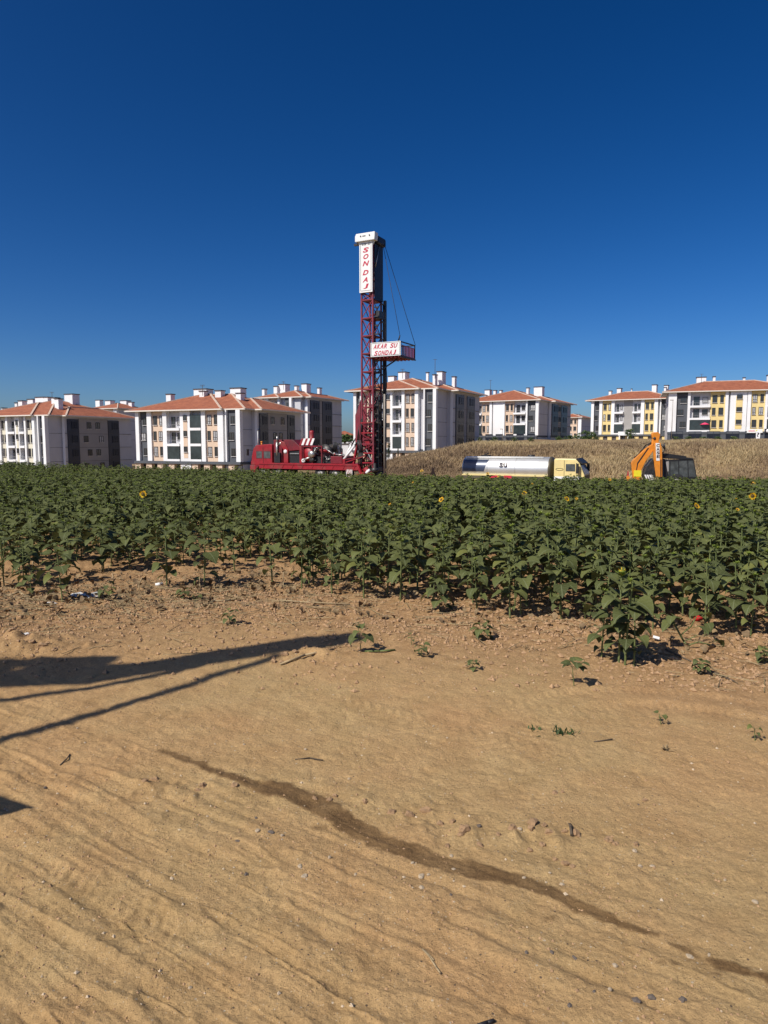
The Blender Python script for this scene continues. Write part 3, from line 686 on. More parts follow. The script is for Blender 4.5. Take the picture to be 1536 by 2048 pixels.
B9, i9 = far_block('low distant block with an orange red roof between the two white blocks at right', 300, 1160, 31, 2.5, 13.6, 1118, 1178, [(1152, 1158, 829, .5, 1.2)])

# things on the buildings
def canopy():
    T = thing('entrance_canopy', 'white entrance canopy over the door of the yellow panelled block', 'canopy', (i5['xc'], i5['yc'], i5['zb']), -math.radians(31))
    x0, x1 = i5['Xf'](1237), i5['Xf'](1259); z = i5['g0']
    MB().box((x0, -2.4, z - .3), (x1, -.12, z + .75)).build('canopy_slab', M['white'], T)
    for x in (x0 + .2, x1 - .5): MB().box((x, -2.3, 0), (x + .3, -2.0, z - .301)).build('canopy_post', M['white'], T)
canopy()
T = thing('parasol', 'pink and white parasol open on the lowest balcony of the far right block', 'parasol', (i6['xc'], i6['yc'], i6['zb']), -math.radians(20))
x = i6['Xf'](1404); z = i6['floors'][0]
MB().lathe([(.02, 2.25), (1.15, 1.75), (1.15, 1.70), (.02, 2.2)], (x, -.75, z), n=8).build('canopy', M['pink'], T)
MB().tube((x, -.75, z + .385), (x, -.75, z + 2.2), .03).build('parasol_pole', M['white'], T)
T = tag(MB().add([(x, y, z) for x, z in [(0, 0), (.5, .1), (1.0, -.05), (1.5, .12), (1.45, -1.4), (.9, -1.7), (.35, -1.5)] for y in (0, .03)],
      [(0, 2, 4, 6, 8, 10, 12), (13, 11, 9, 7, 5, 3, 1), (0, 1, 3, 2), (2, 3, 5, 4), (4, 5, 7, 6), (6, 7, 9, 8), (8, 9, 11, 10), (10, 11, 13, 12), (12, 13, 1, 0)]).build('hanging_sheet', M['paper']),
      'white sheet hung out on the top balcony of the block behind the mast', 'laundry')
T.location = P(789, 793, i3['yc'] + 5.6); T.rotation_euler = (0, 0, -math.radians(27))

def shop_sign(px0, px1, py0, py1, mt, label, body):
    T = thing('shop_sign', label, 'sign', (i6['xc'], i6['yc'], i6['zb']), -math.radians(20))
    x0, x1 = i6['Xf'](px0, -1.2), i6['Xf'](px1, -1.2); z0, z1 = i6['zpx'](py1, x0, -1.2), i6['zpx'](py0, x0, -1.2)
    MB().box((x0, -1.35, z0), (x1, -1.06, z1)).build('sign_board', mt, T)
    body(T, x0, x1, z0, z1)
def sg1(T, x0, x1, z0, z1):
    MB().box((x0 + .3, -1.37, z0 + .3), (x0 + (x1 - x0) * .5, -1.351, z0 + .6)).build('printed_bar', mat('faded_pink_print', (.7, .35, .35), .6), T)
    MB().box((x0 + (x1 - x0) * .56, -1.37, z0 + .2), (x0 + (x1 - x0) * .66, -1.351, z1 - .2)).build('printed_block', M['lime'], T)
def sg2(T, x0, x1, z0, z1):
    MB().lathe([(.0, -.02), (.42, -.02), (.42, .02), (0, .02)], (x0 + .7, -1.37, (z0 + z1) / 2), 'y', 14).build('round_emblem', M['white'], T)
    for k in range(3): MB().box((x0 + 1.6 + k * .45, -1.37, z0 + .25), (x0 + 1.8 + k * .45, -1.351, z1 - .25)).build('letter_bar', M['lime'], T)
shop_sign(1489, 1520, 858.5, 866, M['signwhite'], 'white shop fascia with a pink and yellow print on the dark ground floor', sg1)
shop_sign(1524, 1548, 858, 866, M['black'], 'black shop fascia with a round white emblem at the right edge', sg2)

q = P(1515.5, 880, 152)
T = thing('feather_flag', 'white upright advertising flag with a black curved mark before the shops', 'flag', (q.x, 152, float(base_h(q.x, 152))), -math.radians(20))
fz = 886 - 880
MB().tube((-.42, 0, 0), (-.42, 0, 1.9), .03).build('flag_pole', M['pole'], T)
MB().prism([(-.38, .15), (.38, .15), (.42, 1.3), (.3, 1.75), (0, 1.95), (-.38, 1.9)], -.02, .02).build('flag_cloth', M['white'], T)
glyph('?', .5, .95, M['signdark'], T, (0, -.03, 1.05), bold=.02)
for nm, px, py0, D, r, lb in (('lamp_post', 1346, 800, 150, .09, 'slim grey pole standing in front of the far right block'), ('lamp_post', 1005, 858, 175, .08, 'short grey pole before the dark shop floor in the middle distance')):
    top = P(px, py0, D); zb = float(base_h(top.x, D))
    T = thing(nm, lb, 'pole', (top.x, D, zb))
    MB().tube((0, 0, 0), (0, 0, top.z - zb), r, r * .6).build('post', M['pole'], T)
    MB().box((-.6, -.1, top.z - zb - .1), (.1, .1, top.z - zb + .05)).build('lamp_head', M['pole'], T)
def antenna(px, py0, py1, D, label, bars=2):
    a, b = P(px, py1, D), P(px, py0, D)
    T = thing('roof_antenna', label, 'antenna', a)
    MB().tube((0, 0, -1.2), (0, 0, b.z - a.z), .05).build('antenna_mast', M['cap'], T)
    for k in range(bars): MB().box((-.45, -.03, (b.z - a.z) * (.95 - .2 * k)), (.45, .03, (b.z - a.z) * (.95 - .2 * k) + .05)).build('antenna_arm', M['cap'], T)
antenna(405, 770, 779, 137, 'forked aerial on the big chimney of the block behind the truck')
antenna(870, 718, 746, 149, 'tall thin aerial on the chimney of the block behind the mast', 1)
antenna(805, 738, 746, 150, 'short aerial on the left chimney of the block behind the mast')
antenna(981, 760, 781, 199, 'thin aerial on the left chimney of the block with peach panels', 1)
antenna(1403, 748, 756, 170, 'small aerial on the wide chimney of the far right block', 1)
antenna(567, 763, 770, 180, 'pair of aerials on the chimney of the block seen over the front roof')
antenna(104, 784, 792, 156, 'aerial on the widest chimney of the far left block')

# ------------------------------------------------------------------ vehicles and machines
class Loc:
    """local axes of a vehicle: X along it, Y away from the camera side"""
    def __init__(s, px, D, theta, zb):
        s.t = math.radians(theta); s.cs, s.sn = math.cos(s.t), math.sin(s.t)
        s.xc = (px - 768) / FPX * D; s.yc = D; s.zb = zb
    def X(s, px, Y=0):
        k = (px - 768) / FPX; return (k * (s.yc + Y * s.cs) - s.xc - Y * s.sn) / (s.cs + k * s.sn)
    def z(s, py, X=0, Y=0):
        d = ray(768, py); return HEYE + d[2] / d[1] * (s.yc - X * s.sn + Y * s.cs) - s.zb
    def root(s, name, label, cat): return thing(name, label, cat, (s.xc, s.yc, s.zb), -s.t)

def wheel(parent, x, y0, y1, r, name='wheel'):
    ax = 1 if y0 < y1 else -1; c = (y0 + y1) / 2
    w = MB().lathe([(r * .55, -abs(y1 - y0) / 2), (r * .93, -abs(y1 - y0) / 2), (r, -abs(y1 - y0) / 3), (r, abs(y1 - y0) / 3), (r * .93, abs(y1 - y0) / 2), (r * .55, abs(y1 - y0) / 2)], (x, c, r), 'y', 20).build(name, M['tyre'], parent)
    MB().lathe([(.01, -abs(y1 - y0) * .3), (r * .56, -abs(y1 - y0) * .42), (r * .56, abs(y1 - y0) * .42), (.01, abs(y1 - y0) * .3)], (x, c, r), 'y', 14).build('rim', M['rim'], w)
    return w

def build_rig():
    L = Loc(743.5, 56, 27, -0.45); T = L.root('drilling_rig_truck', 'red drilling rig truck with a tall lattice mast raised at its rear', 'drilling rig')
    X, Z = L.X, L.z; YN = -1.25
    R, RS = M['red'], M['maroon']
    zd = 1.38                                                       # deck height
    # chassis
    ch = MB(); xa, xb = X(503, YN), X(738, YN)
    for y in (-.55, .45): ch.box((xa + .3, y, .75), (xb, y + .12, 1.05))
    for i in range(8): ch.box((xa + .5 + i * 1.5, -.429, .8), (xa + .6 + i * 1.5, .449, 1.0))
    ch.build('chassis', M['black'], T)
    for x in (xa + 1.2, xa + 2.7, -4.2, -2.8):
        wheel(T, x, -1.2, -.85, .53); wheel(T, x, .85, 1.2, .53)
    x0, x1 = X(519, YN), X(716, YN)
    dk = MB(); dk.box((x0, YN, zd - .1), (x1, 1.25, zd)); dk.box((x0, YN - .02, zd - .46), (x1, YN + .08, zd - .101)); dk.box((x0, YN - .07, zd - .14), (x1, YN - .021, zd - .07)); dk.box((x0, YN - .07, zd - .50), (x1, YN + .08, zd - .461))
    d = dk.build('deck', R, T)
    for i in range(10):
        xx = x0 + .4 + (x1 - x0 - .8) * i / 9
        MB().beam((xx, YN - .03, zd - .43), (xx + .16, YN - .03, zd - .15), .06, .03, up=(0, 1, 0)).build('gusset', R, d)
    # cab, slab sided with a sloping windscreen
    c0, c1 = X(501.5, YN), X(544.6, YN); zt = Z(889, c1, YN); zw0, zw1 = Z(916.5, c1, YN), Z(903, c1, YN)
    prof = [(c0, 1.15), (c0 + .04, 1.55), (c0 + .32, zt - .32), (c0 + .62, zt - .05), (c1 - .1, zt + .04), (c1, zt - .05), (c1, 1.15)]
    cb = MB().prism(prof, -1.22, 1.22).build('cab', R, T, bevel=.04)
    MB().box((c0 - .06, -1.25, .55), (c0 + .55, 1.25, 1.13)).build('bumper', R, T, bevel=.03)
    MB().prism([(c0 + .56, 1.15), (c0 + .56, .75), (c0 + .75, 1.0), (c0 + 1.0, 1.1), (c0 + 1.3, 1.1), (c0 + 1.55, .95), (c0 + 1.7, .7), (c0 + 1.95, .7), (c0 + 1.95, 1.15)], -1.24, -.9).build('wheel_arch', RS, T)
    for a, b in ((513.5, 524), (528.5, 541)):
        w = MB().box((X(a, YN), -1.235, zw0), (X(b, YN), -1.221, zw1)).build('side_window', M['cab_glass'], cb)
        MB().box((X(a, YN) - .05, -1.229, zw0 - .05), (X(b, YN) + .05, -1.2211, zw1 + .05)).build('window_frame', RS, cb)
    MB().box((X(526.3, YN), -1.235, 1.2), (X(527, YN), -1.221, zt - .25)).build('door_seam', M['black'], cb)
    MB().prism([(c0 + .06, 1.75), (c0 + .285, zt - .42), (c0 + .255, zt - .42), (c0 + .03, 1.75)], -1.05, 1.05).build('windscreen', M['cab_glass'], cb)
    MB().box((c0 - .02, -1.0, 1.2), (c0 + .04, 1.0, 1.5)).build('grille', M['black'], cb)
    mr = MB(); mr.beam((c0 + .25, -1.2, zt - .5), (c0 - .05, -1.5, zt - .45), .04); mr.box((c0 - .12, -1.62, zt - .95), (c0 - .02, -1.42, zt - .4)); mr.build('wing_mirror', M['black'], T)
    for px in (524.5, 579):
        b = MB(); xx = X(px, -.8); b.tube((xx, -.8, zt - .1), (xx, -.8, zt + .16), .07); b.tube((xx, -.8, zt + .161), (xx, -.8, zt + .28), .09); b.build('beacon', M['orange'], T)
    MB().tube((X(517, -1.0), -1.0, zt), (X(517, -1.0), -1.0, zt + 1.15), .04, .025).build('roof_pole', M['signwhite'], T)
    # equipment behind the cab
    bx0, bx1 = X(546, YN), X(563, YN)
    MB().box((bx0, -1.1, zd + .001), (bx1, 1.0, zd + 1.95)).build('rear_cab_locker', RS, T, bevel=.04)
    MB().box((X(549, YN), -1.28, zd + .001), (X(561, YN), -1.101, zd + .85)).build('battery_box', M['black'], T, bevel=.02)
    e = MB(); xx = X(555, -1.2); e.tube((xx, -1.2, zd + .6), (xx, -1.2, zd + 1.75), .10, n=12); e.tube((xx, -1.2, zd + 1.751), (xx + .03, -1.2, zd + 2.25), .06); e.build('exhaust_pipe', M['steel'], T)
    a0, a1 = X(566, YN), X(576, YN)
    MB().prism([(a0 + .05, zd + .002), (a1, zd + .002), (a1, zd + 1.15), (a1 - .35, zd + 1.75), (a0 - .25, zd + 1.85), (a0 - .25, zd + 1.5), (a0 + .05, zd + 1.05)], -1.2, -.3).build('guard_arch', R, T, bevel=.03)
    e = MB(); xx = (a0 + a1) / 2; e.lathe([(.01, -.02), (.17, -.02), (.17, .02)], (xx, -1.215, zd + .95), 'y', 16); e.build('round_badge', M['signwhite'], T)
    e = MB(); e.tube((X(560, -1), -1.0, zd + 1.55), (X(566, -1), -1.0, zd + 1.7), .16, n=12); e.tube((X(566, -1) + .01, -1.0, zd + 1.72), (X(569, -1), -1.0, zd + 1.35), .15, n=12); e.build('air_filter_elbow', M['steel'], T)
    h0, h1 = X(560, YN), X(600, YN)
    MB().prism([(h0 + .3, zd + 1.95), (h1 - .75, zd + 1.95), (h1 + .1, zd + 1.25), (h1 + .1, zd + 1.1), (h0 + .9, zd + 1.0)], -1.15, 1.1).build('engine_hood', RS, T, bevel=.03)
    MB().box((X(577, YN), -1.05, zd + .001), (X(598, YN), 1.0, zd + .999)).build('engine_block', M['black'], T)
    MB().box((X(579, YN), -1.15, zd + .75), (X(597, YN), -1.051, zd + .82)).build('engine_rail', M['steel'], T)
    p0, p1 = X(599.5, YN), X(604, YN)
    MB().box((p0, YN, zd + .001), (p1, 1.2, zd + 1.45)).build('bulkhead', R, T)
    # striped awning over the winch deck
    w0, w1 = X(599, -.9), X(625, -.9); n = 6
    aw = MB().box((w0, -.85, zd + 1.45), (w1, .6, zd + 1.49)).build('awning', RS, T)
    for i in range(n):
        q0, q1 = w0 + (w1 - w0) * i / n, w0 + (w1 - w0) * (i + 1) / n
        MB().prism([(q0, zd + 1.495), (q1, zd + 1.495), (q1 + .25, zd + 2.05), (q0 + .25, zd + 2.05)], -.90, -.86).build('stripe', M['signwhite'] if i % 2 else R, aw)
    xx = X(624.5, -.6)
    MB().lathe([(.01, 0), (.24, 0), (.24, .12), (.21, .14), (.21, .75), (.19, .9), (.01, .95)], (xx, -.6, Z(883.5, xx, -.6)), n=18).build('header_drum', R, T)
    MB().tube((xx, -.6, zd + .5), (xx, -.6, Z(883.5, xx, -.6) + .01), .1).build('drum_post', R, T)
    fr = MB(); f0, f1 = X(604, YN), X(642, YN)
    for xx in (f0 + .05, (f0 + f1) / 2, f1): fr.box((xx, -1.2, zd + .001), (xx + .09, -1.1, zd + 1.35)); fr.box((xx, 1.0, zd + .001), (xx + .09, 1.1, zd + 1.35))
    fr.box((f0, -1.2, zd + 1.351), (f1 + .09, -1.1, zd + 1.44)); fr.box((f0, 1.0, zd + 1.351), (f1 + .09, 1.1, zd + 1.44)); fr.build('engine_frame', RS, T)
    # rotary engine / gearbox cluster
    r2 = random.Random(5)
    gx = X(624, -1.0)
    MB().box((f0 + .15, -.9, zd + .001), (X(668, -.9), .9, zd + .55)).build('gearbox_bed', M['black'], T)
    MB().lathe([(.01, -.3), (.5, -.3), (.56, -.2), (.56, .2), (.5, .3), (.01, .3)], (gx - .35, -.8, zd + .72), 'y', 20).build('flywheel_housing', R, T)
    MB().lathe([(.01, -.35), (.28, -.35), (.28, .2), (.01, .2)], (gx + .1, -.95, zd + .75), 'y', 16).build('pump_housing', M['steel'], T)
    MB().lathe([(.02, -.12), (.22, -.12), (.22, .12), (.02, .12)], (gx + .12, -1.1, zd + .28), 'y', 14).build('pulley', M['dark_steel'], T)
    MB().tube((X(606, -1.2), -1.2, zd + .22), (X(622, -1.15), -1.15, zd + .52), .09, n=10).build('exhaust_duct', M['steel'], T)
    MB().lathe([(.01, -.06), (.17, -.06), (.17, .06), (.01, .06)], (X(607.5, -1.2), -1.2, zd + .2), 'y', 14).build('duct_end', M['signwhite'], T)
    MB().box((gx - .1, -1.0, zd + .9), (gx + .35, -.7, zd + 1.45)).build('valve_block', R, T, bevel=.02)
    MB().box((gx + .1, -1.06, zd + .85), (gx + .45, -1.001, zd + 1.3)).build('valve_cover', M['steel'], T)
    for i in range(16):
        x = gx + r2.uniform(-.9, 1.3); z = zd + r2.uniform(.15, 1.2); y = r2.uniform(-1.2, -.7)
        q = [(x, y, z)]
        for _ in range(3): q.append((q[-1][0] + r2.uniform(-.35, .45), y + r2.uniform(-.15, .1), max(zd + .1, q[-1][2] + r2.uniform(-.4, .35))))
        MB().path(q, r2.uniform(.02, .045)).build('hydraulic_hose', r2.choice([M['black'], M['dark_steel'], M['steel'], R]), T)
    # winch with its cable drum and jib
    wx = X(650, -.6)
    MB().lathe([(.01, -.55), (.62, -.55), (.62, -.48), (.4, -.47), (.4, .47), (.62, .48), (.62, .55), (.01, .55)], (wx, 0, zd + .95), 'y', 20).build('winch_drum', M['dark_steel'], T)
    for y in (-.62, .57): MB().prism([(wx - .7, zd + .551), (wx + .7, zd + .551), (wx + .25, zd + 1.2), (wx - .25, zd + 1.2)], y, y + .05).build('winch_bracket', RS, T)
    a = MB(); a.path([(X(643, -1), -1.0, zd + 1.25), (X(652, -1), -1.0, zd + 1.2), (X(668, -1), -1.0, zd + .75), (X(690, -1), -1.0, zd + .7)], .05); a.build('control_pipe', M['steel'], T)
    MB().tube((X(640, -1), -.95, zd + 1.12), (X(655, -1), -.95, zd + 1.0), .12, n=10).build('jib_cylinder', R, T)
    for i in range(5):
        t = i / 4; MB().path([(wx + .5 + t * .3, -.3 + t * .2, zd + 1.0), (wx + .8 + t * .25, -.3, zd + 1.75 - t * .15), (wx + 1.15 + t * .15, -.25, zd + 1.6), (wx + 1.35, -.2, zd + .8)], .035).build('hose_loop', M['black'], T)
    for i in range(9):
        x = X(662, -1) + r2.uniform(0, 1.0); z = zd + r2.uniform(.1, .9)
        MB().tube((x, r2.uniform(-1.15, -.7), z), (x + r2.uniform(-.35, .45), r2.uniform(-1.15, -.6), z + r2.uniform(-.3, .35)), r2.uniform(.04, .09)).build('winch_fitting', r2.choice([R, RS, M['dark_steel'], M['steel']]), T)
    MB().box((X(660, YN), -1.15, zd + .001), (X(683, YN), 1.1, zd + .6)).build('hydraulic_tank', RS, T, bevel=.03)
    # raising cylinders
    for y in (-1.0, .9):
        xl, zl = X(687, y), Z(920, X(687, y), y); xu, zu = X(715.5, y), Z(877, X(715.5, y), y)
        lo, up = Vector((xl, y, zl)), Vector((xu, y * .6, zu)); md = lo.lerp(up, .68)
        MB().tube(lo, md, .105, n=12).build('lift_cylinder', M['signwhite'], T)
        MB().tube(md, up, .06, n=10).build('piston_rod', M['dark_steel'], T)
        MB().box((xl - .2, y - .1, zd + .001), (xl + .2, y + .1, zl + .1)).build('cylinder_mount', R, T)
    # ---- mast
    hx, hy = .50, .70
    zs0, zs1 = Z(589), Z(487)
    mast = MB()
    legs = [(-hx, -hy), (hx, -hy), (hx, hy), (-hx, hy)]
    ml = link('mast', None, T)
    for (x, y) in legs: MB().box((x - .06, y - .06, .5), (x + .06, y + .06, zs1)).build('mast_leg', M['red_mast'], ml)
    zz = [Z(948) + 1.0]
    lev = [Z(p) for p in (905, 878, 850, 815, 780, 745, 709, 674, 639, 603)] + [zs0 + (zs1 - zs0) * k / 3 for k in (0.02, 1, 2, 3)]
    prev = None
    for i, z in enumerate(lev):
        for a, b in ((0, 1), (1, 2), (3, 2), (0, 3)):
            pa, pb = legs[a], legs[b]
            MB().beam((pa[0], pa[1], z), (pb[0], pb[1], z), .08, .10).build('mast_rung', M['red_mast'], ml)
            if prev is not None and z < zs0 + .5:
                MB().beam((pa[0], pa[1], prev), (pb[0], pb[1], z), .045, .045).build('cross_brace', M['red_mast'], ml)
                MB().beam((pb[0], pb[1], prev), (pa[0], pa[1], z), .045, .045).build('cross_brace', M['red_mast'], ml)
        if 3 <= i <= 9: MB().add([(-hx, -hy + .1, z - .06), (hx, -hy + .1, z - .06), (hx, hy, z - .06), (hx, -hy + .1, z - .02), (-hx, -hy + .1, z - .02), (hx, hy, z - .02)], [(0, 2, 1), (3, 5, 4), (0, 1, 3, 4), (1, 2, 5, 3), (2, 0, 4, 5)]).build('corner_plate', M['red_mast'], ml)
        prev = z
    # outer sleeve of the lower mast and its pivot frame
    for (x, y) in legs:
        MB().box((x * 1.2 - .05, y * 1.18 - .05, .45), (x * 1.2 + .05, y * 1.18 + .05, Z(840))).build('sleeve_leg', M['red_mast'], ml)
    for p in (846, 866, 888, 906, 925):
        z = Z(p); z2 = Z(p + 15 + (p % 4))
        for q, (a, b) in enumerate(((0, 1), (1, 2), (3, 2), (0, 3))):
            pa, pb = legs[a], legs[b]; MB().beam((pa[0] * 1.2, pa[1] * 1.18, z), (pb[0] * 1.2, pb[1] * 1.18, z), .07, .09).build('sleeve_rung', R if p % 4 else M['red_mast'], ml)
            s = 1 if (p // 2 + q) % 2 else -1
            MB().beam((pa[0] * 1.2, pa[1] * 1.18, z if s > 0 else z2), (pb[0] * 1.2, pb[1] * 1.18, z2 if s > 0 else z), .06, .06).build('sleeve_brace', RS, ml)
    MB().box((-.38, -.4, Z(905)), (.3, .3, Z(882))).build('mast_gearbox', RS, ml, bevel=.04)
    MB().box((-.30, -.62, Z(893)), (.12, -.45, Z(872))).build('mast_plate', R, ml)
    MB().beam((-.1, -.75, Z(898)), (.48, -.8, Z(922)), .09).build('mast_jack', M['steel'], ml)
    MB().beam((-.5, -.6, Z(925)), (.1, -.6, Z(897)), .10).build('mast_jack', RS, ml)
    for i in range(5):
        x = -.42 + .17 * i; MB().path([(x, -.45, 1.0), (x + .1, -.55, 2.2), (x - .04, -.35, 3.4), (x + .05, -.3, 4.2 + .5 * i)], .035).build('mast_hose', M['black'], ml)
    xp0, xp1 = X(711.5, -.5), X(722, -.5)
    MB().prism([(xp0, Z(892)), (xp1, Z(892)), (xp1, Z(800)), (xp0 + .2, Z(820)), (xp0, Z(830))], -.55, -.45).build('pivot_plate', M['red_mast'], T)
    MB().prism([(xp0, Z(892)), (xp1, Z(892)), (xp1, Z(800)), (xp0 + .2, Z(820)), (xp0, Z(830))], .45, .55).build('pivot_plate', M['red_mast'], T)
    MB().beam((X(708, -.9), -.9, zd), (X(716, -.5), -.5, Z(880)), .16).build('pivot_strut', R, T)
    MB().beam((X(708, .9), .9, zd), (X(716, .5), .5, Z(880)), .16).build('pivot_strut', R, T)
    for i in range(4):
        x = X(716 + i * 2.2, -.85); MB().path([(x, -.86, Z(935)), (x + .15, -.9, Z(905)), (x - .05, -.86, Z(880)), (x + .12, -.8, Z(850 - 6 * i))], .04).build('mast_hose', M['black'] if i != 1 else M['dark_steel'], ml)
    # sign board on the mast, letters one above the other
    sb = MB().box((-hx - .08, -hy - .2, zs0), (hx + .06, -hy - .12, zs1)).build('sign_board', M['signwhite'], ml)
    fm = MB(); y0, y1 = -hy - .209, -hy - .2005; xa, xb = -hx + .02, hx - .06
    for a, b in (((xa, zs0 + .12), (xa + .025, zs1 - .2)), ((xb, zs0 + .12), (xb + .025, zs1 - .2)), ((xa + .0251, zs0 + .12), (xb - .0001, zs0 + .145)), ((xa + .0251, zs1 - .225), (xb - .0001, zs1 - .2))): fm.box((a[0], y0, a[1]), (b[0], y1, b[1]))
    fm.build('sign_border', M['signdark'], sb)
    for ch_, py in zip('SONDAJ', (505.5, 518.5, 532, 550, 564, 577)):
        glyph(ch_, .44 if ch_ != 'J' else .34, .37, M['signred'], sb, (0, -hy - .206, Z(py)), .38, .03)
    for k, ch_ in enumerate('AKAR SU'):
        if ch_ != ' ': glyph(ch_, .085, .13, M['signdark'], sb, (-.31 + k * .104, -hy - .206, Z(494.5)), .25, .02)
    # flank plates, the shade on that side put into their dark blue
    MB().box((hx + .088, -hy + .1, Z(603)), (hx + .12, hy + .1, zs1 - .2)).build('flank_plate', M['shaded_navy_steel'], ml)
    MB().box((-hx - .1, hy + .09, zs0), (hx + .08, hy + .12, zs1)).build('back_plate', M['shaded_navy_steel'], ml)
    MB().tube((hx + .16, -hy + .12, Z(540)), (hx + .16, .1, Z(494)), .03).build('stay_rod', M['steel'], ml)
    # crown block, white in front
    zc0, zc1 = Z(490), Z(473)
    cr = MB().prism([(-hx - .36, zc0 + .05), (hx + .34, zc0 + .05), (hx + .38, zc0 + .4), (hx + .38, zc1), (-hx - .26, zc1), (-hx - .36, zc0 + .45)], -hy - .4, -hy + .15).build('crown_block', M['signwhite'], ml, bevel=.03)
    MB().prism([(-hx - .26, zc0 + .05), (hx + .22, zc0 + .05), (hx + .05, zc0 - .25), (-hx - .1, zc0 - .25)], -hy - .11, -hy - .01).build('crown_bracket', M['signwhite'], cr)
    for x in (-.35, .42): MB().lathe([(.005, -.03), (.05, -.03), (.05, .02)], (x, -hy - .41, zc0 + .42), 'y', 10).build('crown_bolt', M['black'], cr)
    MB().box((-.2, -hy - .415, zc0 + .38), (.08, -hy - .4005, zc0 + .44)).build('crown_slot', M['black'], cr)
    MB().lathe([(.01, -.45), (.5, -.45), (.5, .45), (.01, .45)], (0, .1, zc0 + .1), 'x', 20).build('crown_sheave', M['dark_steel'], ml)
    MB().box((-hx - .1, -hy + .16, zc0 - .1), (hx + .35, hy + .25, zc0 + .55)).build('crown_housing', M['shaded_navy_steel'], ml, bevel=.15)
    MB().box((-hx - .62, -hy - .1, zc0 - .12), (-hx - .2, -hy + .1, zc0 + .04)).build('crown_lug', M['dark_steel'], ml)
    # drill pipes standing in the mast
    for i, (x, y) in enumerate(((.2, .2), (.85, .45), (.86, .62))):
        MB().tube((x, y, 1.2), (x, y, Z(610 if i else 640)), .075, n=8).build('drill_pipe', M['dark_steel'], ml)
    MB().box((.72, .66, 1.0), (.92, .86, Z(600))).build('feed_rail', M['dark_steel'], ml)
    for i in range(18):
        z = Z(915) + (Z(620) - Z(915)) * i / 17
        MB().box((.58, -.62, z), (.93, -.5, z + .10)).build('chain_link', M['dark_steel'], ml); MB().box((.80, .05, z + .35), (.93, .4, z + .45)).build('chain_link', M['dark_steel'], ml)
    MB().box((.6, -.4, 1.0), (.8, -.28, Z(800))).build('feed_chain_guard', M['dark_steel'], ml)
    MB().box((.6, .1, 1.0), (.78, .24, Z(800))).build('feed_chain_guard', M['dark_steel'], ml)
    MB().box((.55, -.5, Z(640)), (.95, .4, Z(625))).build('pulley_block', M['dark_steel'], ml)
    x = X(769, -.4); MB().tube((x, -.4, Z(948)), (x, -.4, Z(790)), .075, n=10).build('guide_pole', M['pole'], T)
    x = X(770, .5); MB().path([(x, .5, Z(716)), (x + .12, .5, Z(745)), (x + .13, .5, Z(775)), (x - .05, .45, Z(792))], .05).build('hanging_hose', M['black'], ml)
    # work platform
    px0, px1, py0, py1 = .80, 3.35, -1.6, 1.05; za, zb_ = Z(713, 2, -1.6), Z(684, 2, -1.6)
    pl = MB().box((px0 - .5, py0 + .03, za - .02), (px1, py1, za + .06)).build('work_platform', RS, ml)
    bd = MB().box((px0, py0 - .05, za + .02), (px1, py0 + .025, zb_)).build('sign_board', M['signwhite'], pl)
    fm = MB(); a0, a1, b0, b1 = px0 + .05, px1 - .05, za + .08, zb_ - .05
    for p, q in (((a0, b0), (a0 + .025, b1)), ((a1 - .025, b0), (a1, b1)), ((a0 + .026, b0), (a1 - .026, b0 + .025)), ((a0 + .026, b1 - .025), (a1 - .026, b1))): fm.box((p[0], py0 - .058, p[1]), (q[0], py0 - .0505, q[1]))
    fm.build('sign_border', M['signdark'], bd)
    zm = (za + zb_) / 2
    xm = (px0 + px1) / 2
    for row, z, x00, st in (('AKAR SU', zm + .235, xm - .86, .30), ('SONDAJ', zm - .265, xm - .80, .315)):
        for k, ch_ in enumerate(row):
            if ch_ != ' ': glyph(ch_, .25 if ch_ != 'J' else .2, .35, M['signred'], bd, (x00 + k * st - (.08 if k > 4 and row[4] == ' ' else 0), py0 - .056, z), .32, .022)
    for y in (py0 + .04, py1 - .06):
        MB().box((px1 - .07, y, za + .061), (px1, y + .06, zb_ - .081)).build('platform_post', M['black'], pl)
    MB().box((px1 - .08, py0 + .03, zb_ - .08), (px1, py1, zb_)).build('platform_rail', M['black'], pl)
    MB().box((px0 - .3, py1 - .07, zb_ - .08), (px1 - .081, py1, zb_)).build('platform_rail', M['black'], pl)
    MB().box((px1 - .09, py0 + .03, za - .10), (px1 + .01, py1 + .12, za - .021)).build('platform_edge', M['black'], pl)
    for i in range(9):
        y = py0 + .3 + (py1 - py0 - .55) * i / 8
        MB().box((px1 - .055, y, za + .061), (px1 - .03, y + .17, zb_ - .3)).build('slat', R, pl)
    MB().box((px1 - .05, py0 + .2, zb_ - .30), (px1 - .02, py1 - .1, zb_ - .26)).build('slat_rail', R, pl)
    for i in range(7): MB().box((px0 + .4 + i * .32, py0 + .03, za - .1), (px0 + .48 + i * .32, py1, za - .021)).build('platform_joist', R, pl)
    MB().beam((hx, -.5, za - 1.2), (px1 - .8, -.5, za - .1), .09).build('platform_strut', M['black'], ml)
    hk = MB(); hk.tube((px1 - .25, py0 + .1, zb_), (px1 - .12, py0 + .1, zb_ + .42), .06, .045); hk.build('lifting_hook', M['black'], pl)
    tp = (hx + .35, .35, zc0 + .0)
    MB().tube(tp, (px1 - .12, py0 + .1, zb_ + .42), .02).build('cable', M['cable'], ml)
    MB().tube((hx + .35, .6, zc0 + .1), (px1, py1, zb_), .022).build('cable', M['cable'], ml)
    # rear outriggers, red leg and hazard plate
    hz0, hz1 = X(692.5, -1.35), X(704.5, -1.35); zt, zb2 = Z(939, hz0, -1.35), Z(956, hz0, -1.35)
    hp = MB().box((hz0, -1.36, zb2), (hz1, -1.33, zt)).build('hazard_plate', M['signwhite'], T)
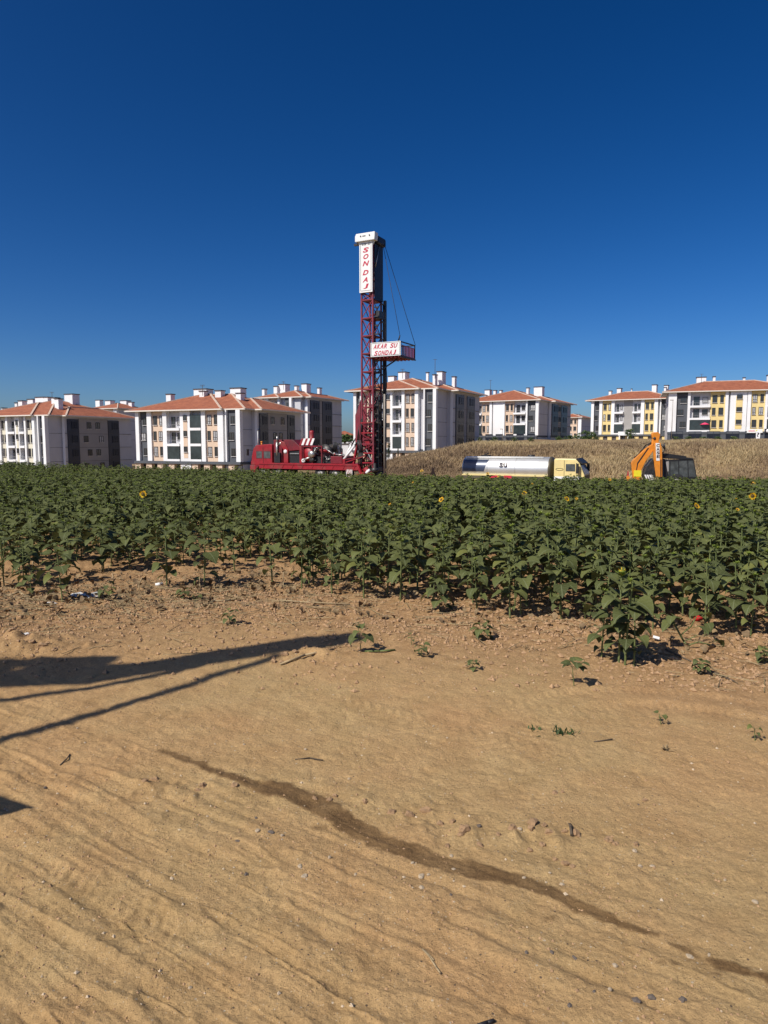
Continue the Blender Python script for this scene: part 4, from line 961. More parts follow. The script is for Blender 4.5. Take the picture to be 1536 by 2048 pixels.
    for i in range(4):
        q = i / 4; xx = hz0 + (hz1 - hz0) * q; w = (hz1 - hz0) * .11
        MB().prism([(xx, zt), (xx + w, zt), (min(xx + w + .2, hz1), zb2), (min(xx + .2, hz1 - .02), zb2)], -1.372, -1.3605).build('hazard_stripe', R, hp)
    for px, py in ((722, 944), (736, 938)):
        pass
    x = X(727, -1.4)
    MB().beam((X(716, -1.3), -1.3, Z(930)), (X(727, -1.45), -1.45, Z(957)), .16, .2).build('outrigger_arm', R, T)
    MB().prism([(x - .35, Z(960)), (x + .2, Z(960)), (x + .1, Z(943)), (x - .2, Z(943))], -1.6, -1.2).build('outrigger_foot', R, T)
    for k in range(3): MB().box((x - .55, -1.65, Z(948 + 5 * k)), (x + .1, -1.2, Z(947 + 5 * k))).build('step_rung', R, T)
    x2 = X(738, -1.2)
    MB().tube((x2 - .35, -1.25, Z(936)), (x2 + .42, -1.1, Z(953)), .22, .2, n=14).build('outrigger_cylinder', R, T)
    MB().tube((x2 - .12, -1.27, Z(940.5)), (x2 + .02, -1.25, Z(944)), .226, n=14).build('reflector_band', M['signwhite'], T)
    MB().beam((X(690, -1), -1.0, zd + .1), (X(731, -1), -.95, Z(911)), .08).build('stay_bar', R, T)
    MB().beam((X(690, -1), -1.05, zd + .35), (X(715, -1), -1.0, zd + .5), .08).build('stay_bar', RS, T)
    dz = MB(); dz.box((.3, -.9, .3), (1.0, .7, .75)); dz.box((.45, -.6, .751), (.9, .2, 1.15)); dz.build('drill_table', M['dark_steel'], T, bevel=.05)
    MB().lathe([(.01, 0), (.3, 0), (.3, .3), (.12, .35), (.12, .7), (.01, .7)], (.75, -.9, .75), n=14).build('rotary_head', M['dark_steel'], T)
build_rig()

def build_tanker():
    L = Loc(1160, 56, 26, -1.5); T = L.root('tanker_truck', 'silver water tanker truck with pale yellow cab in front of the dry bank', 'truck')
    X, Z = L.X, L.z
    YN = -1.2
    # cab: X grows to the right and nearer; the cab is the right end
    c0, c1 = X(1107.5, YN), X(1161, YN); zt = Z(917.5, c0, YN)
    w0, w1 = X(1131, YN), X(1150, YN); wz0, wz1 = Z(942.5, w0, YN), Z(928, w0, YN)
    prof = [(c0, 1.0), (c1 + .30, 1.0), (c1 + .30, 1.55), (c1 - .12, zt - .32), (c1 - .38, zt - .02), (c0 + .1, zt + .02), (c0, zt - .06)]
    cab = MB().prism(prof, YN, 1.2).build('cab', M['truck_yellow'], T, bevel=.06)
    MB().box((c0 - .01, YN - .012, 1.0), (c1 + .1, YN - .001, 1.42)).build('lower_panel', M['white'], cab)
    MB().prism([(w0, wz0), (w1, wz0), (w1 - .02, wz1), (w0, wz1)], YN - .014, YN - .001).build('side_window', M['cab_glass'], cab)
    MB().box((X(1127.5, YN), YN - .012, 1.0), (X(1128.3, YN), YN - .001, zt - .12)).build('door_seam', M['tank_shade_trim'], cab)
    MB().prism([(c1 + .32, 1.62), (c1 - .085, zt - .36), (c1 - .11, zt - .36), (c1 + .29, 1.62)], -1.08, 1.08).build('windscreen', M['cab_glass'], cab)
    MB().prism([(c1 - .42, zt + .0), (c1 - .13, zt - .31), (c1 + .12, zt - .42), (c1 + .14, zt - .33), (c1 - .30, zt + .06)], YN + .02, 1.15).build('sun_visor', M['black'], cab)
    MB().box((c1 + .305, -1.1, .55), (c1 + .34, 1.1, 1.5)).build('grille', M['black'], cab)
    MB().box((c1 - .5, -1.22, .35), (c1 + .4, 1.22, .85)).build('bumper', M['white'], T, bevel=.05)
    m = MB(); xm = X(1154, YN - .3); m.box((xm - .08, YN - .42, Z(947, xm, YN)), (xm + .10, YN - .2, Z(927, xm, YN))); m.beam((c1 - .35, YN, zt - .35), (xm, YN - .3, zt - .45), .05); m.build('wing_mirror', M['black'], T)
    m = MB(); m.box((c1 + .05, 1.25, zt - 1.05), (c1 + .25, 1.5, zt - .4)); m.beam((c1 - .1, 1.15, zt - .35), (c1 + .15, 1.35, zt - .4), .05); m.build('wing_mirror', M['black'], T)
    e = MB(); ex = X(1118.5, YN); ez = Z(938.5, ex, YN)
    pts = [(ex + .3 * math.cos(a), YN - .02, ez + .09 * math.sin(a)) for a in np.linspace(0, 2 * math.pi, 17)]
    e.path(pts, .013, 4); e.build('oval_emblem', M['tank_shade_trim'], cab)
    # tank, lying along X
    t0, t1 = X(925, -.9), X(1099, -.9); r = 1.12; zc = Z(911, (t0 + t1) / 2, 0) - r; prn = .92
    tk = MB().lathe([(.02, 0), (r * .7, -.10), (r * .95, .02), (r, .12), (r, t1 - t0 - .25), (r * .98, t1 - t0 - .1)], (t0, 0, zc), 'x', 40, sy=prn).build('tank', M['tank'], T)
    MB().lathe([(r * 1.01, t1 - t0 - .12), (r * 1.03, t1 - t0), (r * .95, t1 - t0 + .1), (r * .6, t1 - t0 + .2), (.02, t1 - t0 + .24)], (t0, 0, zc), 'x', 40, sy=prn).build('tank_head', M['tank_shade_trim'], T)  # head coloured dark for the shade it lies in
    for f in (.30, .62): MB().lathe([(r * 1.004, -.02), (r * 1.008, 0), (r * 1.004, .02)], (t0 + (t1 - t0) * f, 0, zc), 'x', 40, sy=prn).build('tank_seam', M['steel'], tk)
    # dark blue grey cover sheet at the rear
    s = MB(); n = 8; xq = X(968, -1.0)
    for i in range(n):
        a0, a1 = math.radians(-12 + i * 60 / n), math.radians(-12 + (i + 1) * 60 / n)
        q = [(-math.cos(a), math.sin(a)) for a in (a0, a1)]
        xe0 = xq + .35 * i / n; xe1 = xq + .35 * (i + 1) / n
        s.add([(t0 + .1, q[0][0] * r * 1.012, zc + q[0][1] * r * prn * 1.012), (xe0, q[0][0] * r * 1.012, zc + q[0][1] * r * prn * 1.012), (xe1, q[1][0] * r * 1.012, zc + q[1][1] * r * prn * 1.012), (t0 + .1, q[1][0] * r * 1.012, zc + q[1][1] * r * prn * 1.012)], [(0, 1, 2, 3)], 0, True)
    s.build('cover_sheet', M['tank_panel'], tk)
    MB().tube((t0 + .2, -.62, zc + r * prn * .93), (t1 - .6, -.5, zc + r * prn * .95), .07).build('top_rail', M['signwhite'], tk)
    h = MB(); xh = X(968, -.5); h.box((xh - .3, -.6, zc + r * prn * .9), (xh + .35, .3, zc + r * prn + .12)); h.tube((xh - .1, -.3, zc + r * prn + .1), (xh + .3, -.2, zc + r * prn + .3), .05); h.build('hatch', M['dark_steel'], tk)
    MB().lathe([(.01, 0), (.3, 0), (.3, .16), (.01, .2)], (X(1062, 0), 0, zc + r * prn - .02), n=14).build('manhole', M['dark_steel'], tk)
    zl = Z(929.5, X(1005, -1.1), -1.1); q = max(-.9, min(.9, (zl - zc) / (r * prn)))
    for k, ch_ in enumerate('SU'):
        o = glyph(ch_, .32, .38, M['signdark'], tk, (X(1001.5 + 8.5 * k, -1.1), -r * 1.03 * math.sqrt(1 - q * q) - .04, zl), 0, .05, .02); o.rotation_euler = (-math.asin(q) * .95, 0, 0)
    # lower skirt bands in yellow, dark and red
    zb0 = zc - r * prn * .45
    for z0, z1, mt, nm in ((zb0 - .10, zb0, M['truck_yellow'], 'yellow_band'), (zb0 - .42, zb0 - .101, M['tank_shade_trim'], 'dark_band'), (zb0 - .52, zb0 - .421, M['truck_yellow'], 'yellow_band'), (zb0 - .72, zb0 - .521, M['cream'], 'skirt_rail')):
        MB().box((t0 + .05, -r * 1.03, z0), (t1 - .1, r * 1.03, z1)).build(nm, mt, T)
    for a, b in ((979, 995), (1008, 1023)):
        MB().box((X(a, -1.15), -r * 1.045, zb0 - .30), (X(b, -1.15), -r * 1.031, zb0 - .06)).build('red_stripe', M['signred'], T)
    MB().box((t0 + .2, -.5, .7), (c1, .5, .95)).build('chassis', M['black'], T)
    for x in (c1 - .7, t0 + 1.2, t0 + 2.5):
        wheel(T, x, -1.2, -.85, .5); wheel(T, x, .85, 1.2, .5)
    f = MB(); f.box((t1 + .25, -1.0, .9), (c0 - .05, 1.0, 1.4)); f.build('pump_box', M['dark_steel'], T)
build_tanker()

def build_backhoe():
    L = Loc(1304, 57, 8, -1.25); T = L.root('backhoe_loader', 'orange backhoe loader with folded boom beside the tanker truck', 'backhoe loader')
    K = 1 / 24.2 / 8.533                                            # metres per pixel of the enlarged view used for measuring
    U = lambda zx: (zx - 720) * K
    V = lambda zy: (302 + 850 * 0 - 0) * 0 + HEYE + (886 - (850 + zy / 8.533)) / FPX * 57 - L.zb
    pts = lambda q: [(U(a), V(b)) for a, b in q]
    O = M['orange']
    # boom, bent up from the slewing post and over
    bm = MB().prism(pts([(375, 930), (500, 930), (500, 760), (560, 620), (690, 420), (668, 320), (585, 370), (350, 605), (335, 650)]), -.95, -.60).build('boom', O, T, bevel=.03)
    MB().prism(pts([(425, 640), (590, 385), (605, 395), (440, 655), (425, 760), (412, 760)]), -.965, -.951).build('boom_seam', M['black'], bm)
    MB().prism(pts([(378, 765), (498, 765), (498, 870), (378, 870)]), -.972, -.952).build('warning_plate', M['lime'], bm)
    tp = MB().prism(pts([(650, 330), (668, 240), (648, 170), (665, 130), (745, 125), (785, 160), (775, 210), (760, 300), (700, 330)]), -.90, -.45).build('boom_head', O, T, bevel=.04)
    MB().lathe([(.01, -.28), (.11, -.28), (.11, .28), (.01, .28)], (U(690), -.67, V(230)), 'y', 14).build('pivot_pin', M['dark_steel'], tp)
    st = MB().prism(pts([(672, 300), (770, 300), (800, 420), (812, 700), (818, 870), (720, 870), (690, 700), (668, 420)]), -1.35, -1.0).build('dipper_arm', O, T, bevel=.03)
    MB().prism(pts([(776, 580), (792, 580), (802, 860), (786, 860)]), -1.365, -1.351).build('arm_seam', M['black'], st)
    lb = MB().prism(pts([(690, 308), (752, 308), (764, 600), (712, 600)]), -1.372, -1.352).build('name_plate', M['signwhite'], st)
    for ch_, zy in zip('CASE', (350, 410, 470, 530)):
        glyph(ch_, .23, .24, M['signdark'], lb, (U(728 + (zy - 350) * .06), -1.375, V(zy)), 0, .04)
    cy = MB(); cy.tube((U(520), -.78, V(470)), (U(640), -.78, V(305)), .07, n=10); cy.tube((U(430), -.78, V(600)), (U(520), -.78, V(470)), .045); cy.build('boom_cylinder', M['dark_steel'], T)
    cy = MB(); cy.tube((U(800), -1.15, V(330)), (U(850), -1.15, V(400)), .09, n=10); cy.path([(U(840), -1.1, V(310)), (U(855), -1.1, V(420)), (U(800), -1.1, V(500))], .045); cy.build('dipper_cylinder', M['dark_steel'], T)
    for i in range(3): MB().path([(U(660 + 8 * i), -.62, V(290)), (U(560 + 8 * i), -.55, V(350)), (U(470 + 8 * i), -.55, V(480)), (U(380 + 8 * i), -.55, V(560))], .025).build('hydraulic_hose', M['black'], T)
    # bucket curled under the dipper, with its teeth
    MB().prism(pts([(560, 700), (660, 560), (690, 700), (720, 870), (560, 940), (520, 860)]), -1.3, -.5).build('bucket', M['dark_steel'], T, bevel=.03)
    for i in range(4):
        x = 530 + i * 38; MB().prism(pts([(x, 835), (x + 28, 835), (x + 60, 935), (x + 48, 935)]), -1.36 + .02 * i, -1.28).build('bucket_tooth', M['signwhite'], T)
    MB().prism(pts([(640, 830), (660, 840), (705, 930), (650, 935)]), -1.4, -1.3).build('bucket_linkage', M['grey_plastic'], T)
    # cab with tinted glass
    MB().prism(pts([(815, 490), (890, 480), (1215, 525), (1215, 545), (1330, 560), (1330, 585), (815, 560)]), -.85, .75).build('cab_roof', M['black'], T, bevel=.02)
    MB().prism(pts([(820, 561), (880, 575), (950, 900), (855, 900)]), -.82, -.74).build('cab_pillar', M['black'], T)
    MB().prism(pts([(835, 575), (850, 575), (868, 890), (850, 890)]), -.86, -.825).build('blue_trim', M['tank_panel'], T)
    cg = MB().prism(pts([(885, 600), (950, 590), (1325, 590), (1385, 870), (955, 870)]), -.78, .65).build('cab_glass', M['cab_glass'], T)
    for a, b in ((955, 960), (1090, 1105), (1235, 1255), (1325, 1385)):
        MB().prism(pts([(a, 588), (a + 12, 588), (b + 12, 872), (b, 872)]), -.80, -.781).build('cab_frame', M['black'], cg)
    MB().prism(pts([(885, 590), (1330, 560), (1330, 588), (885, 612)]), -.81, -.782).build('cab_header', M['black'], cg)
    sx = MB().prism(pts([(880, 620), (940, 610), (945, 780), (890, 790)]), -.80, -.783).build('seat_back', M['taupe'], cg)
    MB().prism(pts([(870, 871), (1395, 871), (1395, 990), (870, 1000)]), -.78, .7).build('engine_frame', M['black'], T)
    MB().prism(pts([(1000, 910), (1025, 885), (1060, 872), (1100, 885), (1145, 955), (1145, 985), (1000, 985)]), -1.1, -.79).build('fender', M['grey_plastic'], T, bevel=.03)
    MB().prism(pts([(1280, 920), (1340, 920), (1340, 985), (1280, 985)]), -.95, -.79).build('tool_box', M['grey_plastic'], T)
    wheel(T, U(1070), -1.15, -.7, .68); wheel(T, U(1070), .65, 1.1, .68); wheel(T, U(1390), -1.1, -.75, .5); wheel(T, U(1390), .7, 1.05, .5)
    MB().prism(pts([(272, 950), (272, 880), (280, 860), (300, 860), (318, 880), (318, 950)]), -.9, -.6).build('stabiliser_cylinder', O, T)
    MB().prism(pts([(282, 860), (288, 775), (296, 775), (300, 860)]), -.8, -.72).build('stabiliser_rod', M['signred'], T)
    MB().prism(pts([(270, 952), (860, 930), (860, 1000), (270, 1010)]), -.7, .3).build('rear_frame', M['black'], T)
    MB().prism(pts([(1390, 900), (1440, 900), (1440, 1040), (1390, 1040)]), -.5, .5).build('engine_hood', O, T)
    z0 = V(940)
    MB().box((U(250), -1.0, .0), (U(340), -.5, .12)).build('stabiliser_foot', M['black'], T)
    MB().box((U(275), -.85, .12), (U(315), -.65, V(952))).build('stabiliser_leg', O, T)
build_backhoe()

# ---- guessed excavator and shelter, added outside the picture to cast its left shadows
def build_shadow_excavator():  # unseen caster, its arm shaped to the outline of the long shadow
    k = Vector((SUN.x, SUN.y, SUN.z)) / SUN.z
    def lift(px, py, h): q = G(px, py); return Vector((q[0], q[1], 0)) + k * h
    T = thing('shadow_excavator', 'unseen yellow excavator added to cast the long arm shadow on the track', 'excavator', (0, 0, 0))
    b3 = lift(-260, 1368, 7.4); arm = [(b3, .30), (lift(0, 1354, 8.2), .33), (lift(230, 1346, 8.4), .30), (lift(390, 1320, 8.5), .48), (lift(540, 1297, 8.6), .46), (lift(640, 1285, 8.6), .38), (lift(694, 1279, 8.6), .30)]
    bm = MB()
    def seg(p, q, a, b):
        n = 6; d = (q - p)
        side = d.cross(Vector((0, 0, 1))).normalized()
        up = side.cross(d).normalized()
        v = []
        for c, r in ((p, a), (q, b)): v += [c + side * .17 + up * r, c - side * .17 + up * r, c - side * .17 - up * r, c + side * .17 - up * r]
        bm.add(v, [(0, 1, 2, 3), (7, 6, 5, 4), (0, 4, 5, 1), (1, 5, 6, 2), (2, 6, 7, 3), (3, 7, 4, 0)])
    for (p, a), (q, b) in zip(arm[:-1], arm[1:]): seg(p, q, a, b)
    bm.build('arm', M['orange_boom'], T)
    MB().beam(lift(-120, 1338, 8.4), lift(230, 1322, 8.8), .16).build('arm_cylinder', M['steel'], T)
    MB().beam(lift(-300, 1345, 7.6), lift(232, 1319, 8.0), .12, .17).build('shadow_lobe_bar', M['orange_boom'], T)  # added for the pointed lobe of the arm's shadow
    h = MB(); h.path([lift(-260, 1412, 7.3), lift(0, 1401, 7.9), lift(180, 1376, 8.2), lift(330, 1348, 8.4), lift(480, 1312, 8.5)], .065, 8); h.build('hose', M['black'], T)
    h = MB(); h.path([lift(-300, 1580, 6.8), lift(0, 1487, 7.4), lift(200, 1425, 7.8), lift(330, 1385, 8.1), lift(430, 1350, 8.3), lift(560, 1312, 8.5)], .075, 8); h.build('hose', M['black'], T)
    c = Vector((-21, 0.5, 0))
    MB().beam(b3, (c.x + 1, c.y, 2.0), .55, .7).build('boom', M['orange_boom'], T)
    b = MB(); b.box((c.x - 2, c.y - 1.3, 1.1), (c.x + 1.5, c.y + 1.3, 2.3)); b.box((c.x + .1, c.y + .2, 2.301), (c.x + 1.5, c.y + 1.3, 3.2)); b.build('upper_body', M['orange_boom'], T, bevel=.05)
    for s in (-1, 1): MB().prism([(c.x - 2, .25), (c.x - 1.6, 0), (c.x + 1.6, 0), (c.x + 2, .25), (c.x + 2, .7), (c.x + 1.6, .95), (c.x - 1.6, .95), (c.x - 2, .7)], c.y + s * 1.2 - .3, c.y + s * 1.2 + .3).build('track', M['black'], T)
build_shadow_excavator()
def build_shadow_shelter():  # unseen roof on posts, its corner angled for the wedge shadow
    k = Vector((SUN.x, SUN.y, SUN.z)) / SUN.z
    q = G(74, 1617); h = 2.3; p = Vector((q[0], q[1], 0)) + k * h
    T = thing('shadow_shelter', 'unseen sheet roofed shelter added to cast the wedge shadow at left', 'shelter', (p.x, p.y, 0))
    a = Vector((math.cos(math.radians(154)), math.sin(math.radians(154)), 0)) * 5; b = Vector((math.cos(math.radians(215)), math.sin(math.radians(215)), 0)) * 3.5
    c = [Vector((0, 0, 0)), a, a + b, b]
    MB().add([(v.x, v.y, h + d) for d in (-.06, 0) for v in c], [(3, 2, 1, 0), (4, 5, 6, 7), (0, 1, 5, 4), (1, 2, 6, 5), (2, 3, 7, 6), (3, 0, 4, 7)]).build('roof_sheet', M['light_grey'], T)
    for s, t in ((.2, .25), (.9, .25), (.2, .9), (.9, .9)):
        v = a * s + b * t; MB().tube((v.x, v.y, 0), (v.x, v.y, h - .061), .05).build('post', M['pole'], T)
build_shadow_shelter()

# ------------------------------------------------------------------ the sunflower field
def leaf_arr(r, hi=True):
    """a heart shaped, drooping leaf on its stalk; returns vertices, triangles, material, tone"""
    st = [(-.10, .26), (0, .46), (.18, .52), (.42, .42), (.70, .23), (1.0, 0)] if hi else [(-.06, .34), (.2, .52), (.6, .32), (1.0, 0)]
    pl = r.uniform(.55, .85); up = r.uniform(.15, .55)
    # stalk
    px, pz = pl * math.cos(up), pl * math.sin(up)
    V = [(0, -.022, -.02), (0, .022, -.02), (0, 0, .025), (px, -.016, pz - .012), (px, .016, pz - .012), (px, 0, pz + .016)]
    F = [(0, 1, 4), (0, 4, 3), (1, 2, 5), (1, 5, 4), (2, 0, 3), (2, 3, 5)]; Mi = [1] * 6
    if not hi: V = [(0, -.03, 0), (0, .03, 0), (px, 0, pz)]; F = [(0, 1, 2)]; Mi = [1]
    ang0 = r.uniform(-.35, .25); ang1 = r.uniform(-1.55, -.75); x, z = px, pz; prev = 0.0; rowi = []
    fold = r.uniform(.05, .45); tw = r.uniform(-.25, .25); cup = r.uniform(-.25, .3)
    pts = []
    s0 = st[0][0]; L = 1.0
    a = ang0
    cx, cz = px, pz
    back = st[0][0]
    cx += back * math.cos(a); cz += back * math.sin(a)
    for i, (s, w) in enumerate(st):
        if i:
            t = s; a = ang0 + (ang1 - ang0) * max(0, t) ** 1.15; d = s - st[i - 1][0]
            cx += d * math.cos(a); cz += d * math.sin(a)
        o = len(V); wv = r.uniform(-.05, .05); wz = w * fold; ux, uz = -math.sin(a), math.cos(a)
        if w == 0: V.append((cx, 0, cz)); pts.append((o, o, o))
        else:
            V += [(cx + ux * (wz + wv), w * .96, cz + uz * (wz + wv) + tw * w), (cx, 0, cz), (cx + ux * (wz - wv), -w * .96, cz + uz * (wz - wv) - tw * w)]; pts.append((o, o + 1, o + 2))
    for p, q in zip(pts[:-1], pts[1:]):
        if q[0] == q[1]: F += [(p[0], p[1], q[0]), (p[1], p[2], q[0])]; Mi += [0, 0]
        else: F += [(p[0], p[1], q[1]), (p[0], q[1], q[0]), (p[1], p[2], q[2]), (p[1], q[2], q[1])]; Mi += [0] * 4
    return np.array(V), np.array(F), np.array(Mi), np.full(len(V), np.clip(r.gauss(.42, .17), 0, .85))

def bud_arr(r, hi=True, opening=False):
    V, F, Mi, T = [], [], [], []
    n = 9 if hi else 5
    for ring in range(2 if hi else 1):
        for k in range(n):
            a = 2 * math.pi * (k + .5 * ring) / n + r.uniform(-.2, .2); l = r.uniform(.5, .8) * (1 - .3 * ring); el = r.uniform(.3, .8) + .4 * ring; w = .16
            c, s = math.cos(a), math.sin(a); o = len(V)
            V += [(c * .1 - s * w, s * .1 + c * w, .05 * ring), (c * .1 + s * w, s * .1 - c * w, .05 * ring), (c * l * math.cos(el), s * l * math.cos(el), l * math.sin(el))]
            F += [(o, o + 1, o + 2)]; Mi += [0]; T += [r.uniform(0, 1)] * 3
    o = len(V)
    V += [(.22, 0, .12), (0, .22, .12), (-.22, 0, .12), (0, -.22, .12), (0, 0, .38), (0, 0, -.12)]; T += [.3] * 6
    for k in range(4): F += [(o + k, o + (k + 1) % 4, o + 4), (o + (k + 1) % 4, o + k, o + 5)]; Mi += [0, 0]
    return np.array(V), np.array(F), np.array(Mi), np.array(T)

pr = random.Random(21)
LEAF_HI = [leaf_arr(pr) for _ in range(18)]; LEAF_LO = [leaf_arr(pr, False) for _ in range(14)]
BUD_HI = [bud_arr(pr) for _ in range(5)]; BUD_LO = [bud_arr(pr, False) for _ in range(4)]
LEAF_ME = [np_mesh('leaf', v, f, [M['sun_leaf'], M['sun_stem']], m, {'var': t}, True) for v, f, m, t in LEAF_HI]
BUD_ME = [np_mesh('flower_bud', v, f, [M['bud']], m, {'var': t}) for v, f, m, t in BUD_HI]

def layout(r, H, lush=1.0, big=1.0):
    """stem, leaves and bud of one plant: list of (variant, height, turn, tilt, size), lean"""
    n = int(r.uniform(12, 17) * (.72 + .28 * lush)); a = r.uniform(0, 6.28); out = []
    for i in range(n):
        t = (i + .5) / n; z = H * (.12 + .85 * t ** .95); a += math.radians(137.5) + r.uniform(-.35, .35)
        size = H * (.205 * (1 - (t - .5) ** 2 * 2.3) if t < .82 else .205 * (.72 - (t - .82) * 2.4)) * r.uniform(.8, 1.18) * (.75 + .25 * lush) * 1.12 * big
        tilt = (-.15 if t < .75 else -.55) + r.uniform(-.2, .2) + (.35 * (.3 - t) if t < .3 else 0)
        out.append((r.randrange(1000), z, a, tilt, max(size, .035)))
    return out, (r.uniform(-.07, .07), r.uniform(-.07, .07))

def stem_arr(H, rad, n=5, bend=(0, 0), segs=4):
    V, F = [], []
    for i in range(segs + 1):
        t = i / segs; r = rad * (1 - .45 * t)
        for k in range(n):
            a = 2 * math.pi * k / n; V.append((math.cos(a) * r + bend[0] * t * t, math.sin(a) * r + bend[1] * t * t, H * t))
    for i in range(segs):
        for k in range(n):
            p, q = i * n + k, i * n + (k + 1) % n; F += [(p, q, q + n), (p, q + n, p + n)]
    return np.array(V), np.array(F), np.zeros(len(F), int), np.full(len(V), .5)
STEM_ME = []
for i in range(5):
    v, f, m, t = stem_arr(1.0, .0145, 6, (pr.uniform(-.05, .05), pr.uniform(-.05, .05)), 5); t = t * 0 + pr.uniform(0, 1)
    STEM_ME.append((np_mesh('stem', v, f, [M['sun_stem']], m, {'var': t}, True), None))

GROUP = 'sunflower plants in the field'
COMMON = 'leafy green sunflower plant with a closed bud in the front ranks of the field'
def plant(x, y, H, r, label=COMMON, group=GROUP, lush=1.0, bud=True, name='sunflower_plant', big=1.0, cat='sunflower'):
    """one sunflower as a thing: stem, every leaf and the bud are parts"""
    T = link(name, None, None, (x, y, gz(x, y) - .01), (r.uniform(-.06, .06), r.uniform(-.06, .06), r.uniform(0, 6.28)))
    tag(T, label, cat, group)
    ls, lean = layout(r, H, lush, big)
    link('stem', r.choice(STEM_ME)[0], T, None, None, (H * .95, H * .95, H))
    for v, z, a, tilt, s in ls: link('leaf', LEAF_ME[v % len(LEAF_ME)], T, (0, 0, z), (0, tilt, a), s)
    if bud: link('flower_bud', r.choice(BUD_ME), T, (0, 0, H), (r.uniform(-.3, .3), r.uniform(-.3, .3), r.uniform(0, 6)), .095 * H)
    return T

def low_plant(r, hi=False):
    H = 1.0; parts = []
    v, f, m, t = stem_arr(H, .013, 4 if not hi else 5, (0, 0), 2); parts.append((v, f, m + 1, t))
    ls, _ = layout(r, H)
    for vi, z, a, tilt, s in ls:
        V, F, Mi, T = LEAF_LO[vi % len(LEAF_LO)]
        R = np.array(Euler((0, tilt, a)).to_matrix()); parts.append((V @ R.T * s + [0, 0, z], F, Mi, T))
    V, F, Mi, T = r.choice(BUD_LO); parts.append((V * .10 + [0, 0, H], F, Mi + 2, T))
    o = 0; Vs, Fs, Ms, Ts = [], [], [], []
    for V, F, Mi, T in parts: Vs.append(V); Fs.append(F + o); Ms.append(Mi); Ts.append(T); o += len(V)
    return np.concatenate(Vs), np.concatenate(Fs), np.concatenate(Ms), np.concatenate(Ts)

BLOOMS = [(287, 990, 'nodding'), (844, 942, 'open'), (975, 948, 'open'), (997, 955, 'open'), (884, 1000, 'open'), (782, 1010, 'half'), (827, 965, 'half'), (1048, 988, 'open'), (1132, 1000, 'open'), (1154, 998, 'half'),
          (1219, 960, 'open'), (1391, 1016, 'open'), (1504, 992, 'nodding'), (1469, 998, 'half'), (1507, 967, 'open'), (1489, 958, 'half'), (1474, 1022, 'half'), (1244, 1138, 'bud'), (1063, 1078 - 110, 'half')]
BL_LABEL = ['yellow sunflower in bloom standing alone far out in the left field', 'yellow sunflower in bloom against the dry bank just right of the drill rig', 'open yellow sunflower in front of the middle of the tanker',
            'yellow sunflower head just right of and below the one in front of the tanker', 'orange yellow sunflower in mid field below the left end of the tanker', 'ragged yellow sunflower in mid field below the foot of the mast',
            'small yellowish sunflower head at the far edge right of the mast foot', 'yellow sunflower below the right end of the tanker tank', 'yellow sunflower below the tanker cab, left of its neighbour', 'small half open sunflower below the tanker cab, right of its neighbour',
            'yellow sunflower at the field edge between tanker cab and backhoe', 'yellow sunflower in mid field below the backhoe cab', 'large nodding yellow sunflower near the right edge of the picture', 'small half open sunflower just left of the large nodding one',
            'yellow sunflower at the far field edge above the large nodding one', 'small yellow sunflower at the field edge right of the backhoe', 'small half open sunflower below the group near the right edge', 'sunflower with a fat yellow green bud just opening in the front clump', 'small greenish yellow head at the field edge below the tanker cab front']

def petals_mesh(n=15):
    V, F, T = [], [], []
    for k in range(n):
        a = 2 * math.pi * k / n + pr.uniform(-.1, .1); l = pr.uniform(.85, 1.1); c, s = math.cos(a), math.sin(a); o = len(V); w = .17; e = pr.uniform(-.1, .35)
        V += [(c * .4, s * .4, 0), (c * .72 - s * w, s * .72 + c * w, .05), (c * .72 + s * w, s * .72 - c * w, .05), (c * l, s * l, e)]; F += [(o, o + 2, o + 1), (o + 1, o + 2, o + 3)]; T += [pr.random()] * 4
    return np_mesh('petals', V, F, [M['petal']], None, {'var': T})
PETALS = [petals_mesh() for _ in range(4)]
DISC = MB().lathe([(.001, .16), (.25, .13), (.42, .04), (.45, -.06), (.3, -.16), (.001, -.2)], (0, 0, 0), n=12).mesh('flower_head', [M['disc']])
GREEN_DISC = MB().lathe([(.001, .25), (.35, .2), (.55, .02), (.5, -.12), (.3, -.2), (.001, -.25)], (0, 0, 0), n=12).mesh('flower_head', [M['bud']])

def bloom(px, py, sort, label, r):
    # distance at which the flower is as high over the ground as a grown plant
    best = None
    for D in np.arange(8.0, 49, .15):
        q = P(px, py, D); hh = q.z - float(base_h(q.x, D))
        if best is None or abs(hh - 1.16) < abs(best[0] - 1.16): best = (hh, D, q)
    hh, D, q = best; H = max(.8, min(1.5, hh)) - .03
    T = plant(q.x, D, H, r, label, 'flowering sunflowers', bud=(sort == 'half'))
    T.rotation_euler = (0, 0, r.uniform(0, 6.28))
    if sort == 'bud':
        h = link('flower_head', GREEN_DISC, T, (0, 0, H + .02), None, .085)
        link('petals', PETALS[1], h, (0, 0, .1), None, (.55, .55, 1.2)); link('flower_bud', BUD_ME[0], T, (0, 0, H - .03), None, .16)
        T['label'] = label; return D
    yaw = {'open': r.uniform(-2.6, -1.0), 'half': r.uniform(-2.8, -.6), 'nodding': -1.6}[sort] - T.rotation_euler.z
    tilt = {'open': 1.0, 'half': .8, 'nodding': 1.5}[sort]
    h = link('flower_head', DISC, T, (.03 * math.cos(yaw), .03 * math.sin(yaw), H + .05), (0, tilt, yaw), {'open': .07, 'half': .05, 'nodding': .088}[sort])
    link('petals', r.choice(PETALS), h, None, None, {'open': (1.15, 1.15, 1.1), 'half': (.85, .85, 2.0), 'nodding': (1.25, 1.25, 1.2)}[sort])
    return D

